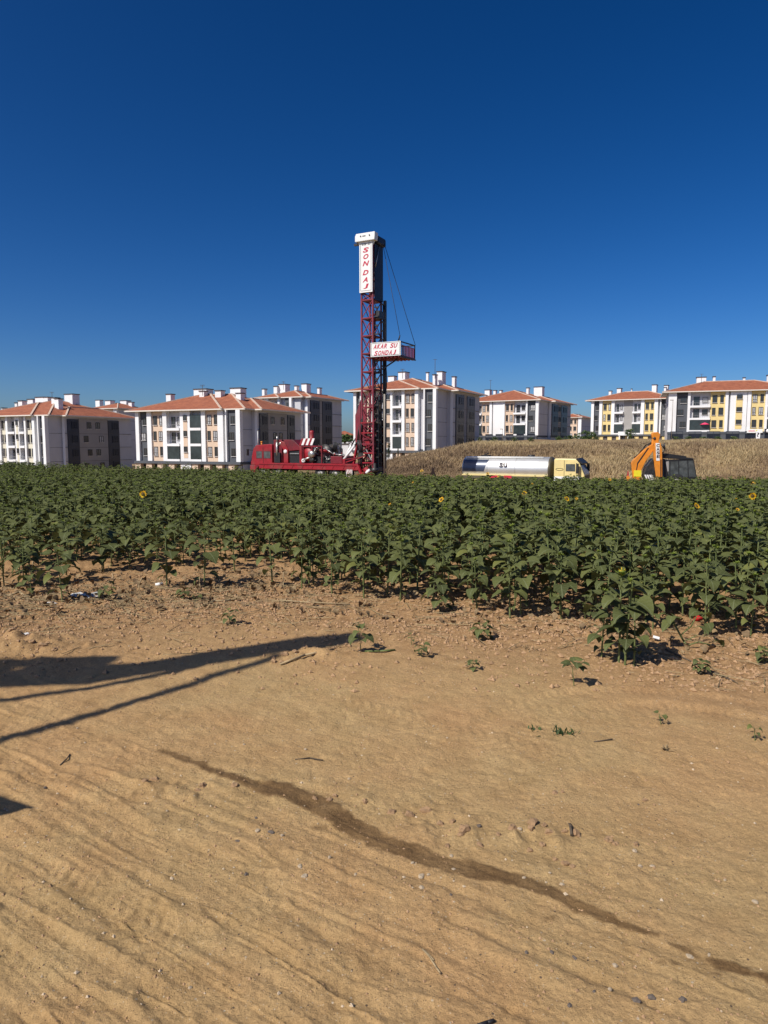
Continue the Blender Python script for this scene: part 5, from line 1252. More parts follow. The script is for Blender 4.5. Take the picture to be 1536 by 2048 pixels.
def build_field():
    r = random.Random(99); g = np.random.default_rng(5)
    for (px, py, so), lb in zip(BLOOMS, BL_LABEL): bloom(px, py, so, lb, r)
    # the clump that stands out in front, and the strays on the bare earth
    cl = [(1250, 1330, 1.02, ''), (1203, 1315, .84, ''), (1268, 1332, .82, ''), (1236, 1318, .62, '')]
    lab = ['tallest leafy sunflower of the clump that stands out in front on bare earth', 'sunflower at the left of the front clump, thin bare lower stem', 'sunflower at the right of the front clump with one large low leaf', 'short bushy sunflower in the middle of the front clump']
    for (px, py, H, _), lb in zip(cl, lab):
        x, y = G(px, py); plant(x, y, H, r, lb, 'front clump of sunflowers', bud=True, big=1.05)
    # rows of plants
    pts = []
    ang = math.radians(7); ca, sa = math.cos(ang), math.sin(ang)
    for i in np.arange(-60, 75, .62):
        for j in np.arange(2, 56, .36):
            x, y = i * ca + j * sa, -i * sa + j * ca
            x += g.normal(0, .10); y += g.normal(0, .12)
            pts.append((x, y))
    pts = np.array(pts); x, y = pts[:, 0], pts[:, 1]
    keep = (y > field_edge(x) + .15 + .55 * fbm(x * .6, y * .6, 91, 2)) & (y < 50.5 + 1.0 * np.sin(x * .4)) & (np.abs(x) < .60 * y + 1.2)
    # thin, stunted growth at the front left, patchy gaps elsewhere at the front
    e = y - field_edge(x)
    left = ss(-2.2, -4.2, x + .05 * (y - 12)) * ss(9.5, 4.5, e)
    dens = fbm(x * .45, y * .45, 93, 3)
    gap = ss(.02, .26, dens) * ss(6, 1.5, e)
    keep &= g.random(len(x)) > np.maximum(left * .12 + .3 * left * (dens > .05), gap * .8)
    keep &= g.random(len(x)) > .05
    keep &= ~((np.abs(x - 3.0) < .9) & (y < 9.4))
    x, y, e, left = x[keep], y[keep], e[keep], left[keep]
    hgt = 1.07 + .10 * fbm(x * .3, y * .3, 95, 2) * 2 + g.normal(0, .11, len(x))
    hgt *= 1 - .30 * left * (.4 + .6 * g.random(len(x)))
    hgt *= 1 - .22 * ss(1.0, .0, e) * g.random(len(x))
    inview = np.abs(x) < .556 * y + .3
    order = np.argsort(np.where(inview, y, 1e6))
    near = order[:255]; rest = order[255:]
    for k in near:
        lf = left[k]
        if lf > .4: plant(x[k], y[k], hgt[k], r, 'stunted sunflower plant in the thin patch at the front left of the field', 'stunted sunflowers at the front left', .7 + .3 * r.random(), big=1.35)
        else:
            px = 768 + FPX * x[k] / y[k]; front = y[k] - field_edge(x[k]) < 1.1
            where = 'left of the drill mast' if px < 700 else 'below the bank beside the mast' if px < 920 else 'below the tanker truck' if px < 1190 else 'below the backhoe or further right'
            lb = ('green sunflower with bare lower stem in first rank ' if front else 'green sunflower behind the first rank ') + where
            plant(x[k], y[k], hgt[k], r, lb, ('first rank sunflowers ' if front else 'inner sunflowers ') + where)
    protos = [low_plant(r) for _ in range(16)]
    Vs, Fs, Ms, Ts = [], [], [], []; o = 0
    zz = ground_h(x, y)
    for k in rest:
        V, F, Mi, T = protos[r.randrange(len(protos))]
        a = r.uniform(0, 6.283); c, s = math.cos(a), math.sin(a); h = hgt[k]; w = h * r.uniform(.95, 1.2); lx, ly = r.uniform(-.08, .08), r.uniform(-.08, .08)
        W = np.stack([(V[:, 0] * c - V[:, 1] * s) * w + lx * V[:, 2] + x[k], (V[:, 0] * s + V[:, 1] * c) * w + ly * V[:, 2] + y[k], V[:, 2] * h + zz[k] - .01], 1)
        Vs.append(W); Fs.append(F + o); Ms.append(Mi); Ts.append(np.clip(T + r.uniform(-.12, .12), 0, 1)); o += len(V)
    me = np_mesh('sunflower_crop', np.concatenate(Vs), np.concatenate(Fs), [M['sun_leaf'], M['sun_stem'], M['bud']], np.concatenate(Ms), {'var': np.concatenate(Ts)}, True)
    f = kind(link('sunflower_crop', me), 'stuff'); tag(f, 'dense green sunflower crop reaching back to the vehicles', 'crop')
    print('plants', len(x), 'tris', sum(len(q) for q in Fs))
build_field()

# ------------------------------------------------------------------ dry grass on the bank
def build_grass():
    g = np.random.default_rng(11); n = 62000
    y = 58 + 52 * g.random(n) ** 1.3; x = -14 + (0.62 * y + 16) * g.random(n)
    zb = base_h(x, y)
    slope = ss(-9, 2, x) * ss(58, 64, y)
    sel = (g.random(n) < slope) & (np.abs(x) < .6 * y + 2) & (vnoise(x * .5, y * .3, 7) + .12 > g.random(n) * .75)
    x, y, zb = x[sel], y[sel], zb[sel]; n = len(x)
    h = .8 * (.34 + .6 * vnoise(x * .35, y * .35, 13) * g.random(n)) * (.6 + .6 * vnoise(x * 1.2, y * 1.2, 14))
    tone = np.clip(.15 + .7 * vnoise(x * .22 + 5, y * .35, 17) + .25 * ss(76, 88, y) + g.normal(0, .12, n) - .34 * ss(14, -2, x) - .25 * ss(.55, .75, vnoise(x * .12 + 3, y * .2, 19)), 0, 1)
    V, F, T = [], [], []
    for b in range(5):
        a = g.random(n) * 6.283; l = h * (.6 + .5 * g.random(n)); w = .035 + .03 * g.random(n); ox, oy = g.normal(0, .12, n), g.normal(0, .12, n)
        dx, dy = np.cos(a) * w, np.sin(a) * w; bx, by = g.normal(0, .42, n) * l, g.normal(0, .42, n) * l
        V.append(np.stack([np.stack([x + ox - dx, y + oy - dy, zb - .03], 1), np.stack([x + ox + dx, y + oy + dy, zb - .03], 1), np.stack([x + ox + bx, y + oy + by, zb + l], 1)], 1).reshape(-1, 3)); T.append(np.repeat(tone, 3))
    V = np.concatenate(V); F = np.arange(len(V)).reshape(-1, 3)
    o = kind(link('dry_grass', np_mesh('dry_grass', V, F, [M['grass']], None, {'var': np.concatenate(T)})), 'stuff')
    tag(o, 'tall dry straw coloured grass covering the bank', 'grass'); print('grass', len(F))
build_grass()

# ------------------------------------------------------------------ trees and shrubs by the buildings
def tree(name, label, px, py_top, py_base, D, wpx, seed, conifer=False, group=None, spread=1.0):
    r = random.Random(seed); b = P(px, py_base, D); t = P(px, py_top, D)
    T = thing(name, label, 'shrub' if 'shrub' in name else 'tree', (b.x, D, b.z), 0, group)
    H = t.z - b.z; W = wpx / FPX * D / 2
    tr = MB(); tr.tube((0, 0, -.5), (r.uniform(-.1, .1), 0, H * .45), max(.05, W * .12), max(.03, W * .06), 7)
    for k in range(5):
        a = r.uniform(0, 6.28); tr.tube((0, 0, H * (.2 + .06 * k)), (math.cos(a) * W * .6, math.sin(a) * W * .6, H * (.45 + .09 * k)), W * .05, .015, 5)
    tr.build('trunk', M['bark'], T)
    V, F, Q = [], [], []
    cl = [(r.gauss(0, .42), r.gauss(0, .42), r.uniform(.12, 1)) for _ in range(34)]
    for c in cl:
        env = (1 - c[2]) if conifer else math.sqrt(max(.05, 1 - ((c[2] - .55) / .55) ** 2))
        tone = r.uniform(.1, .95)
        for _ in range(26):
            x = c[0] * W * env * 1.3 + r.gauss(0, W * .18); y = c[1] * W * env * 1.3 + r.gauss(0, W * .18); z = H * c[2] * .93 + r.gauss(0, H * .05)
            s = W * r.uniform(.06, .16); d = Vector((r.gauss(0, 1), r.gauss(0, 1), r.gauss(0, 1))).normalized() * s; e = d.orthogonal().normalized() * s * .7; o = len(V)
            V += [(x - d.x, y - d.y, z - d.z), (x + e.x, y + e.y, z + e.z), (x + d.x, y + d.y, z + d.z), (x - e.x, y - e.y, z - e.z)]; F += [(o, o + 1, o + 2), (o, o + 2, o + 3)]; Q += [min(1, max(0, tone + r.gauss(0, .15)))] * 4
    link('crown', np_mesh('crown', V, F, [M['conifer_leaf' if conifer else 'tree_leaf']], None, {'var': Q}), T)
tree('conifer_tree', 'dark narrow conifer by the wall of the block behind the mast', 778, 884, 918, 128, 13, 1, True)
tree('conifer_tree', 'thin dark sapling right of the conifer by the same wall', 796, 893, 917, 128, 6, 2, True)
tree('small_tree', 'young green tree by the entrance of the yellow panelled block', 1258, 858, 882, 150, 18, 3)
tree('small_tree', 'green bushy tree left of the yellow panelled block', 1171, 861, 884, 155, 26, 4)
tree('small_tree', 'round green tree at the left corner of the yellow panelled block', 1186, 866, 884, 150, 16, 5)
for i, (px, w) in enumerate(((1118, 14), (1140, 20), (1155, 12))): tree('shrub', ['low dark shrub below the dark glazed corner of the middle block', 'spreading grey green shrub in the gap before the low orange roofed block', 'small shrub beside the spreading one in the gap'][i], px, 871, 885, 150, w, 10 + i)
for i, (px, w) in enumerate(((958, 8), (988, 11), (1028, 10), (1062, 9))): tree('shrub', 'low shrub before the dark shop floor of the middle block', px, 874, 885, 150, w, 20 + i, group='shrubs before the middle shops')
for i, (px, w) in enumerate(((1352, 12), (1378, 14), (1406, 12), (1436, 12), (1468, 14))): tree('shrub', 'low shrub in the row before the shops of the far right block', px, 873, 884, 140, w, 30 + i, group='shrubs before the right shops')
tree('small_tree', 'green tree below the distant red roof left of the mast', 690, 868, 886, 235, 34, 41)
tree('small_tree', 'dark tree far off at the left of the distant red roof', 668, 872, 890, 240, 18, 42)
def house(label, px0, px1, py_e, py_r, D, wallm, zb):
    a, b = P(px0, py_e, D), P(px1, py_e, D); T = thing('house', label, 'house', (a.x, D, zb))
    W = b.x - a.x; H = a.z - zb; rr = P(px0, py_r, D).z - a.z
    MB().box((0, 0, 0), (W, 9, H)).build('wall', wallm, T)
    m = MB(); hip(m, -.6, W + .6, -.6, 9.6, H + .01, rr / 5.1); m.build('roof', M['roof'], T)
    MB().box((-.65, -.65, H - .15), (W + .65, -.55, H + .05)).build('eave_board', M['fascia'], T)
    n = max(2, int(W / 4))
    for i in range(n): window(T, W * (i + .5) / n, H - 2.2, 1.2, 1.3, -.01)
house('distant white house with a long red roof left of the mast', 662, 712, 872, 861, 250, M['white'], -4)
T = thing('apartment_block', 'pale apartment block far off on the horizon left of the mast', 'apartment building', (P(676, 860, 600).x, 600, -3))
w = MB().box((0, 0, 0), (10, 10, HEYE + 3 + 31 / FPX * 600 - 8)).build('wall', M['white'], T)
for i in range(3):
    for k in range(3): window(w, 2 + 3 * i, 5 + 4 * k, 1.6, 1.8, -.01)
T = thing('low_wall_house', 'small white walled house under the distant trees left of the mast', 'house', (P(664, 880, 210).x, 210, -4))
MB().box((0, 0, 0), (5, 5, 6.2)).build('wall', M['white'], T); MB().box((-.2, -.2, 6.201), (5.2, 5.2, 6.5)).build('roof', M['cap'], T); window(T, 2.5, 3.6, 1.3, 1.4, -.01)

# ------------------------------------------------------------------ small things on the bare earth
def ico(r, seed, rough=.25, flat=.7):
    q = random.Random(seed); t = (1 + 5 ** .5) / 2
    v = [Vector(p).normalized() for p in [(-1, t, 0), (1, t, 0), (-1, -t, 0), (1, -t, 0), (0, -1, t), (0, 1, t), (0, -1, -t), (0, 1, -t), (t, 0, -1), (t, 0, 1), (-t, 0, -1), (-t, 0, 1)]]
    f = [(0, 11, 5), (0, 5, 1), (0, 1, 7), (0, 7, 10), (0, 10, 11), (1, 5, 9), (5, 11, 4), (11, 10, 2), (10, 7, 6), (7, 1, 8), (3, 9, 4), (3, 4, 2), (3, 2, 6), (3, 6, 8), (3, 8, 9), (4, 9, 5), (2, 4, 11), (6, 2, 10), (8, 6, 7), (9, 8, 1)]
    mid = {}; F = []
    def m(a, b):
        k = (min(a, b), max(a, b))
        if k not in mid: mid[k] = len(v); v.append(((v[a] + v[b]) / 2).normalized())
        return mid[k]
    for a, b, c in f:
        x, y, z = m(a, b), m(b, c), m(c, a); F += [(a, x, z), (x, b, y), (z, y, c), (x, y, z)]
    s = Vector((q.uniform(.8, 1.3), q.uniform(.7, 1.0), flat * q.uniform(.8, 1.1)))
    return [(p.x * s.x * (k := 1 + q.uniform(-rough, rough)) * r, p.y * s.y * k * r, p.z * s.z * k * r) for p in v], F
def rock_mesh(name, mt, seed, rough, flat):
    v, f = ico(1, seed, rough, flat); return MB().add(v, f, 0, rough < .2).mesh(name, mt)
STONE = [rock_mesh('stone', M['stone'], i, .21, .6) for i in range(5)]; DSTONE = [rock_mesh('stone', M['dark_stone'], 20 + i, .22, .6) for i in range(3)]
CLOD = [rock_mesh('earth_clod', M['clod'], 40 + i, .30, .75) for i in range(6)]
def put(name, me, px, py, wpx, label, cat, group, sink=.35):
    x, y = G(px, py); r = wpx / FPX * math.hypot(y, HEYE) / 2
    o = link(name, me, None, (x, y, gz(x, y) + r * (.6 - sink)), (0, 0, rnd.uniform(0, 6.28)), r)
    return tag(o, label, cat, group)
for px, py, w in [(825, 1728, 8), (843, 1750, 13), (857, 1749, 10), (843, 1777, 11), (903, 1712, 9), (907, 1738, 7), (1048, 1757, 8), (1100, 1750, 8), (1124, 1770, 10), (1040, 1665, 13), (1280, 1734, 12), (1305, 1734, 9), (1269, 1707, 13), (1511, 1804, 15), (1230, 1932, 13),
                  (1379, 1912, 12), (1418, 1911, 7), (1220, 1982, 10), (415, 1631, 7), (515, 1666, 11), (564, 1675, 9), (600, 1735, 10), (659, 1718, 9), (609, 1755, 13), (711, 1750, 9), (380, 1970, 9), (488, 1489, 6), (621, 1460, 6), (611, 1499, 8), (698, 1557, 8),
                  (334, 1621, 7), (867, 1451, 7), (1020, 1556, 5), (170, 1487, 6), (155, 1460, 6), (430, 1487, 5), (1450, 1760, 8), (1345, 1668, 7)]:
    put('stone', STONE[rnd.randrange(5)], px, py, w * .8, 'small pale stone lying on the bare dirt track', 'stone', 'pale stones on the track')
for px, py, w in [(1272, 2004, 15), (1303, 1994, 14), (1365, 2002, 14), (1139, 2012, 11), (1053, 1904, 9), (1104, 1906, 9), (1149, 1916, 10), (958, 1652, 12), (542, 1670, 13), (475, 1686, 9), (492, 1750, 10), (902, 1790, 7), (512, 1634, 7), (90, 1577, 8), (1188, 1986, 7), (1277, 1609, 6)]:
    put('stone', DSTONE[rnd.randrange(3)], px, py, w * .8, 'small dark grey stone lying on the bare dirt track', 'stone', 'dark stones on the track')
for px, py, w in [(783, 1623, 22), (818, 1628, 20), (853, 1620, 24), (881, 1643, 18), (905, 1643, 14), (929, 1664, 24), (921, 1672, 14), (997, 1673, 14), (1025, 1661, 22), (1066, 1652, 26), (1062, 1664, 16), (1098, 1668, 18), (1088, 1654, 16), (1150, 1668, 22), (1130, 1664, 14), (1217, 1684, 20), (1231, 1690, 14), (1131, 1726, 18), (1145, 1733, 14), (1110, 1718, 13),
                  (1085, 1690, 16), (1060, 1697, 16), (895, 1690, 14), (960, 1692, 16), (1272, 1692, 14), (630, 1597, 12), (310, 1560, 18), (290, 1572, 14), (405, 1572, 18), (395, 1580, 13), (470, 1573, 16), (660, 1600, 16), (670, 1592, 13), (730, 1605, 14), (1290, 1600, 12), (1110, 1585, 14), (1125, 1583, 10), (570, 1313, 20), (548, 1325, 16), (590, 1308, 16), (475, 1345, 10), (40, 1275, 22), (25, 1290, 18), (85, 1310, 20), (110, 1312, 16), (65, 1305, 14), (120, 1325, 14)]:
    put('earth_clod', CLOD[rnd.randrange(6)], px, py, w * .85, 'crumbly clod of dry earth pressed up from the dirt track', 'earth clod', 'earth clods on the track', .5)

def scatter():
    """countless crumbs of earth and bits of gravel, dry stalks and fallen leaves along the field edge"""
    g = np.random.default_rng(3); oct_v = np.array([(1, 0, 0), (0, 1, 0), (-1, 0, 0), (0, -1, 0), (0, 0, .8), (0, 0, -.8)]); oct_f = np.array([(0, 1, 4), (1, 2, 4), (2, 3, 4), (3, 0, 4), (1, 0, 5), (2, 1, 5), (3, 2, 5), (0, 3, 5)])
    def pile(name, x, y, r, mt, sink, tone=None, label='', cat=''):
        n = len(x); a = g.random(n) * 6.283; z = ground_h(x, y)
        V = oct_v[None] * (1 + g.uniform(-.35, .35, (n, 6, 1))) * r[:, None, None]
        c, s = np.cos(a)[:, None], np.sin(a)[:, None]
        V = np.stack([V[..., 0] * c - V[..., 1] * s + x[:, None], V[..., 0] * s + V[..., 1] * c + y[:, None], V[..., 2] + (z + r * sink)[:, None]], -1).reshape(-1, 3)
        F = (oct_f[None] + (np.arange(n) * 6)[:, None, None]).reshape(-1, 3)
        tag(kind(link(name, np_mesh(name, V, F, [mt])), 'stuff'), label, cat)
    n = 34000; x = g.uniform(-8, 8, n); e = g.normal(-.3, 1.5, n); y = field_edge(x) + e
    k = (y > 7) & (np.abs(x) < .57 * y + .4) & (vnoise(x * 1.5, y * 1.5, 5) + .2 > g.random(n)); x, y = x[k], y[k]
    pile('soil_crumbs', x, y, .008 + .03 * g.random(len(x)) ** 3, M['clod'], .2, None, 'crumbs of dry reddish soil along the edge of the field', 'soil')
    n = 5200; y = 2.6 + 7 * g.random(n) ** 1.2; x = g.uniform(-1, 1, n) * (.57 * y + .3)
    k = vnoise(x * 1.2, y * 1.2, 8) > .35; x, y = x[k], y[k]
    pile('track_crumbs', x, y, .003 + .009 * g.random(len(x)) ** 3, M['clod'], .15, None, 'fine crumbs of earth strewn over the track', 'soil')
    n = 420; y = 2.6 + 6 * g.random(n) ** 1.2; x = g.uniform(-1, 1, n) * (.57 * y + .3)
    pile('gravel', x, y, .004 + .009 * g.random(n) ** 2, M['stone'], .2, None, 'scattered bits of pale gravel on the track', 'gravel')
    # dry stalks
    n = 4200; x = g.uniform(-8, 7, n); y = field_edge(x) + g.normal(.1, 1.1, n); lf = ss(-.5, -4, x)
    k = (g.random(n) < .35 + .65 * lf) & (np.abs(x) < .57 * y + .4); x, y = x[k], y[k]; n = len(x)
    a = g.normal(0, 1.0, n); l = .03 + .22 * g.random(n) ** 2.2; w = .003 + .004 * g.random(n); z = ground_h(x, y)
    dx, dy = np.cos(a) * l, np.sin(a) * l; nx, ny = -np.sin(a) * w, np.cos(a) * w; z1, z2 = z + .012 + .03 * g.random(n), z + .012 + .05 * g.random(n) ** 2
    V = np.stack([np.stack([x - dx - nx, y - dy - ny, z1], 1), np.stack([x - dx + nx, y - dy + ny, z1], 1), np.stack([x + dx + nx, y + dy + ny, z2], 1), np.stack([x + dx - nx, y + dy - ny, z2], 1), np.stack([x - dx, y - dy, z1 + .006], 1), np.stack([x + dx, y + dy, z2 + .006], 1)], 1).reshape(-1, 3)
    f = np.array([(0, 3, 5), (0, 5, 4), (1, 4, 5), (1, 5, 2)]); F = (f[None] + (np.arange(n) * 6)[:, None, None]).reshape(-1, 3)
    tag(kind(link('dry_stalks', np_mesh('dry_stalks', V, F, [M['straw']], None, {'var': np.repeat(g.random(n), 6)})), 'stuff'), 'dry broken stalks strewn along the front of the field', 'straw')
    # shrivelled leaves
    Vs, Fs, Ts = [], [], []; o = 0; r = random.Random(4)
    for _ in range(1900):
        x = r.uniform(-8, 7); y = float(field_edge(x)) + max(-.9, r.gauss(.7, 1.1))
        if r.random() > .45 + .5 * (x < -1.5) or abs(x) > .57 * y + .4: continue
        V, F, Mi, T = LEAF_LO[r.randrange(14)]; F = F[Mi == 0]
        R = np.array(Euler((r.uniform(-.5, .5), r.uniform(-.2, .7), r.uniform(0, 6.28))).to_matrix()); s = r.uniform(.02, .11)
        W = (V - V[3:].mean(0)) @ R.T * s; W = W + [x, y, gz(x, y) + .02 - W[3:, 2].min() * .6]; Vs.append(W); Fs.append(F + o); Ts.append(np.full(len(V), r.random())); o += len(V)
    tag(kind(link('fallen_leaves', np_mesh('fallen_leaves', np.concatenate(Vs), np.concatenate(Fs), [M['dry_leaf']], None, {'var': np.concatenate(Ts)}, True)), 'stuff'), 'shrivelled brown leaves lying under the front plants', 'leaves')
scatter()

wr = random.Random(31)
# seedlings, weeds and broken plants, each one of its own
def weed(px, py, H, label, cat='weed', n=8, size=.5, mats=None, flat=.3, name='weed'):
    x, y = G(px, py); T = thing(name, label, cat, (x, y, gz(x, y) - .005), wr.uniform(0, 6))
    link('stem', wr.choice(STEM_ME)[0], T, None, (wr.uniform(-.15, .15), wr.uniform(-.15, .15), 0), (H * .6 + .25, H * .6 + .25, H))
    for i in range(n):
        t = (i + .5) / n
        link('leaf', LEAF_ME[wr.randrange(18)], T, (0, 0, H * (flat + (1 - flat) * t)), (0, wr.uniform(-.5, .2), i * 2.4 + wr.uniform(-.4, .4)), H * size * wr.uniform(.6, 1.1))
    return T
def tuft(px, py, H, label, n=26, width=.12, dry=False, name='grass_tuft'):
    x, y = G(px, py); V, F, Q = [], [], []
    for i in range(n):
        a = wr.uniform(0, 6.28); l = H * wr.uniform(.5, 1.2); el = wr.uniform(.25, 1.3); w = .006; o = len(V); bx, by = wr.gauss(0, width * .4), wr.gauss(0, width * .3); c, s = math.cos(a), math.sin(a)
        V += [(bx - s * w, by + c * w, 0), (bx + s * w, by - c * w, 0), (bx + c * l * .5 * math.cos(el) + s * w, by + s * l * .5 * math.cos(el) - c * w, l * .6 * math.sin(el)), (bx + c * l * .5 * math.cos(el) - s * w, by + s * l * .5 * math.cos(el) + c * w, l * .6 * math.sin(el)), (bx + c * l * math.cos(el), by + s * l * math.cos(el), l * .75 * math.sin(el))]
        F += [(o, o + 1, o + 2), (o, o + 2, o + 3), (o + 3, o + 2, o + 4)]; Q += [wr.random()] * 5
    o = link(name, np_mesh(name, V, F, [M['straw' if dry else 'weed']], None, {'var': Q}), None, (x, y, gz(x, y)))
    return tag(o, label, 'grass tuft')
weed(1148, 1372, .24, 'lone seedling with a flat whorl of leaves on the track left below the front clump', 'seedling', 9, .55, flat=.72, name='seedling')
weed(722, 1302, .36, 'small lone plant at the tip of the long dark shadow', 'seedling', 9, .36, flat=.3, name='seedling')
weed(965, 1278, .22, 'trampled low weed with dark leaves right of the lone plant', 'weed', 12, .6, flat=.1)
weed(842, 1312, .13, 'small dark weed just right of the shadow tip', 'weed', 8, .7, flat=.1)
weed(823, 1291, .12, 'tiny pale green seedling right of the lone plant', 'seedling', 5, .5, flat=.5, name='seedling')
weed(945, 1340, .10, 'tiny green weed below the trampled one', 'weed', 9, .7, flat=.1)
weed(1400, 1348, .15, 'small bushy weed right of the front clump', 'weed', 12, .6, flat=.15)
weed(1526, 1328, .20, 'dark green bushy weed at the right edge of the picture', 'weed', 18, .5, flat=.1)
weed(1510, 1480, .12, 'dry sprig on the track at the right edge', 'weed', 6, .5, flat=.4)
weed(1322, 1446, .11, 'dark curled sprig on the track below the front clump', 'weed', 4, .6, flat=.5)
weed(460, 1250, .16, 'dark flattened weed above the long shadow', 'weed', 10, .7, flat=.1)
weed(370, 1200, .16, 'flat spreading weed among dry stalks in front of the left field', 'weed', 14, .7, flat=.1)
weed(395, 1205, .12, 'smaller flat weed right of the spreading one', 'weed', 9, .7, flat=.1)
weed(60, 1190, .42, 'drooping plant with large leaves at the left edge of the picture', 'weed', 12, .36, flat=.2)
weed(215, 1205, .26, 'broken leafy stalk beside the silver plastic film', 'weed', 9, .45, flat=.2)
weed(1170, 1240, .30, 'low weed between the first rank and the front clump', 'weed', 10, .4, flat=.2)
weed(880, 1225, .46, 'low bushy sunflower with large drooping leaves standing out of the first rank', 'sunflower', 12, .42, flat=.15, name='sunflower_plant')
tuft(1126, 1466, .10, 'green grass tuft on the track in the right half', 34, .12)
tuft(1068, 1458, .06, 'small flat grass tuft left of the larger one', 16, .10)
tuft(1330, 1500, .06, 'sparse dry tuft on the track at right', 16, .03, True)
tuft(420, 1220, .14, 'dry grass tuft in front of the left field', 30, .2, True)
tuft(240, 1215, .14, 'dry tuft of stalks left of the white cup', 30, .2, True)
tuft(660, 1225, .07, 'dry tuft on the bare strip in the middle', 26, .22, True)
tuft(1060, 1300, .06, 'dry tuft on the bare strip left of the front clump', 24, .2, True)
# bent, half dead plant at the right
x, y = G(1378, 1298); T = thing('bent_sunflower', 'bent half bare sunflower with a forked dry stalk right of the front clump', 'sunflower', (x, y, gz(x, y)))
m = MB(); m.path([(0, 0, 0), (-.06, .02, .10), (-.17, .04, .30), (-.22, .05, .42)], .012); m.path([(-.03, .01, .05), (.12, 0, .10), (.26, -.02, .07)], .008); m.path([(-.10, .03, .18), (.05, .08, .28), (.12, .1, .40)], .008); m.path([(-.06, .02, .1), (.06, -.06, .2)], .006); m.build('stem', M['sun_stem'], T)
for i, (px_, pz_, a) in enumerate([(-.22, .42, 2.8), (-.22, .42, 4.2), (-.17, .32, 3.6), (.12, .4, .5), (.12, .40, 1.7), (.26, .08, .2), (-.2, .36, .9), (.05, .28, 5.2)]): link('leaf', LEAF_ME[i], T, (px_, .03, pz_), (0, .1, a), wr.uniform(.10, .19))
# withered plant far out
q = P(866, 954, 47.5); T = thing('withered_plant', 'dark withered plant standing at the far field edge left of the tanker', 'plant', (q.x, 47.5, float(base_h(q.x, 47.5))))
zt = P(866, 936, 47.5).z - float(base_h(q.x, 47.5)); m = MB(); m.tube((0, 0, 0), (0, 0, zt - .3), .03); m.beam((0, 0, zt - .5), (0, .05, zt), .2, .12); m.beam((0, 0, zt - .25), (-.22, 0, zt - .48), .1); m.beam((.03, 0, zt - .25), (.2, 0, zt - .62), .12); m.build('stem', mat('withered_dark_stalk', (.03, .015, .012), .9), T)
# sticks and twigs
def stick(pts, rpx, label, mt):
    w = [G(a, b) for a, b in pts]; T = MB(); r = rpx / FPX * w[0][1] / 2
    T.path([(x, y, gz(x, y) + r * (1 + 1.5 * (k % 2))) for k, (x, y) in enumerate(w)], r, 5)
    return tag(T.build('twig', mt), label, 'twig')
stick([(120, 1532), (133, 1524), (140, 1512)], 3, 'curved dark twig on the track at left', M['bark'])
stick([(845, 1900), (858, 1914), (872, 1934), (880, 1948)], 4, 'pale forked straw on the track below the wet trail', M['drystalk'])
stick([(850, 1902), (868, 1922)], 3, 'short straw lying against the forked one', M['drystalk'])
stick([(955, 2052), (975, 2046), (988, 2040)], 8, 'blackened stick at the bottom edge of the picture', M['black'])
stick([(590, 1518), (620, 1517), (646, 1521)], 2.5, 'straight thin twig in the middle of the track', M['bark'])
stick([(1188, 1484), (1225, 1481)], 2.5, 'thin twig on the track in the right half', M['bark'])
stick([(560, 1330), (610, 1318), (668, 1304)], 5, 'long pale stalk lying beside the tip of the shadow', M['drystalk'])
stick([(730, 1303), (760, 1305), (790, 1302)], 4, 'fallen green stalk at the foot of the lone plant', M['sun_stem'])
stick([(560, 1207), (600, 1210), (700, 1215)], 3.5, 'long dry stalk across the bare strip in the middle', M['drystalk'])
stick([(395, 1222), (430, 1212), (475, 1205)], 4, 'thick pale stalk on the bare strip at left', M['drystalk'])
stick([(10, 1195), (40, 1190), (58, 1205)], 5, 'pale broken stalk at the left edge by the field', M['drystalk'])
stick([(1330, 1300), (1440, 1352), (1470, 1365)], 3, 'dry stalk on the ground right of the front clump', M['bark'])
stick([(1140, 1654), (1141, 1664), (1143, 1675)], 7, 'dark stub of wood among the earth clods', M['bark'])
# upright dry stalks at the front left
for px, py, h in ((567, 1180, .33), (225, 1180, .30), (278, 1185, .25), (402, 1180, .22), (65, 1160, .35), (430, 1165, .2)):
    x, y = G(px, py); T = MB(); T.path([(0, 0, 0), (wr.uniform(-.03, .03), 0, h * .5), (wr.uniform(-.06, .06), .02, h)], .009, 5)
    o = T.build('dry_stalk', M['drystalk'], None, (x, y, gz(x, y) - .01)); tag(o, 'bare dry stalk still standing at the front of the left field', 'dry stalk', 'standing dry stalks')
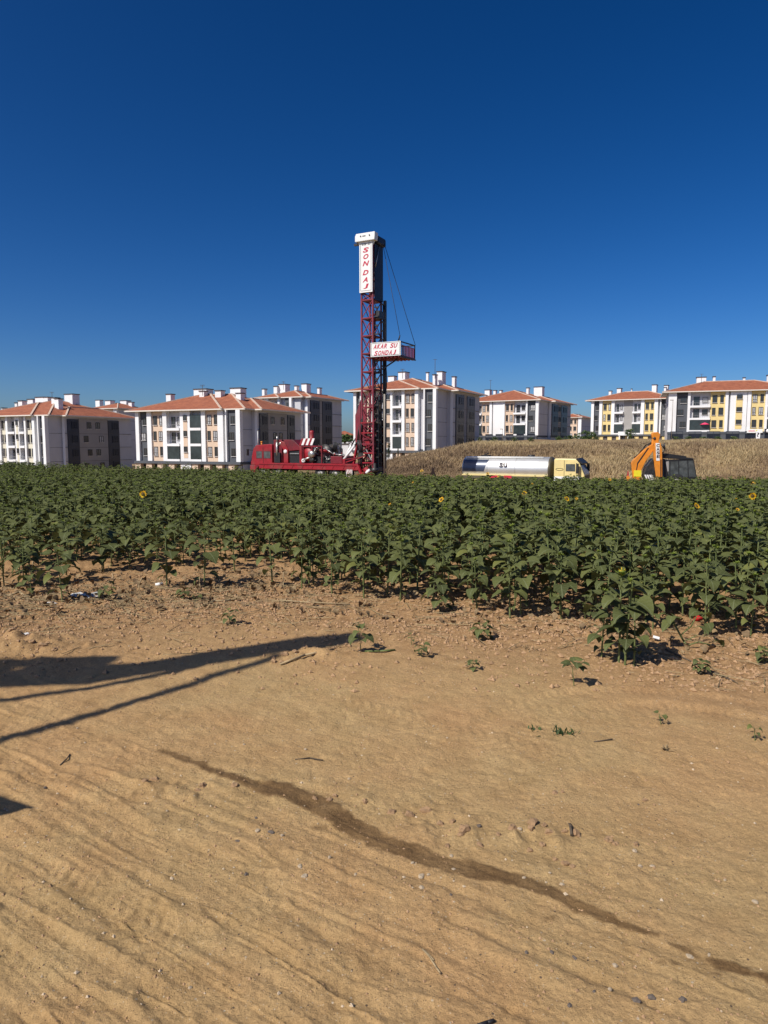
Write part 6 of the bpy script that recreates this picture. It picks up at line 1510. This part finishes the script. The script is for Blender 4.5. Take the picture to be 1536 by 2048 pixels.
# litter
x, y = G(170, 1196); v = []; r = random.Random(2); n = 9
V = [(i / (n - 1) - .5, j / 4 - .5, 0) for j in range(5) for i in range(n)]
V = [(a * .5 + r.uniform(-.02, .02), b * .28 + r.uniform(-.02, .02), .02 + r.uniform(0, .07) * (1 - abs(a) * 1.2)) for a, b, _ in V]
o = MB().add(V, [(j * n + i, j * n + i + 1, (j + 1) * n + i + 1, (j + 1) * n + i) for j in range(4) for i in range(n - 1)], 0, True).build('plastic_film', M['plastic'], None, (x, y, gz(x, y)))
tag(o, 'crumpled silver plastic film lying in front of the left field', 'litter')
x, y = G(318, 1176); T = thing('paper_cup', 'white paper cup lying on its side in front of the left field', 'cup', (x, y, gz(x, y) + .04), .5)
m = MB(); m.lathe([(.001, -.06), (.03, -.06), (.042, .06), (.038, .06), (.028, -.052), (.001, -.052)], (0, 0, 0), 'x', 14); m.build('cup', M['paper'], T); MB().lathe([(.0355, .0), (.0385, .025)], (0, 0, 0), 'x', 14).build('printed_band', M['redcloth'], T)
x, y = G(1312, 1283); o = MB().box((-.04, -.022, 0), (.04, .022, .012)).build('card_packet', M['paper'], None, (x, y, gz(x, y) + .05)); o.rotation_euler = (.5, .2, -.3); tag(o, 'white card packet lying in the shade of the front clump', 'litter')
x, y = G(1396, 1242); v, f = ico(.055, 77, .25, .9); o = MB().add(v, f, 0, True).build('red_rag', M['redcloth'], None, (x, y, gz(x, y) + .05)); tag(o, 'crumpled red rag on the ground between the sunflowers at right', 'rag')
x, y = G(55, 1290); v, f = ico(.03, 78, .2, .5); o = MB().add(v, f, 0, False).build('paper_scrap', M['paper'], None, (x, y, gz(x, y) + .02)); tag(o, 'small white scrap of paper on the earth mound at left', 'litter')
x, y = G(102, 1212); o = MB().lathe([(.001, -.10), (.028, -.10), (.03, .04), (.012, .075), (.012, .10), (.001, .10)], (0, 0, 0), 'x', 12).build('plastic_bottle', M['plastic'], None, (x, y, gz(x, y) + .03)); o.rotation_euler = (0, 0, .15); tag(o, 'flattened pale bottle lying in front of the field at far left', 'bottle')
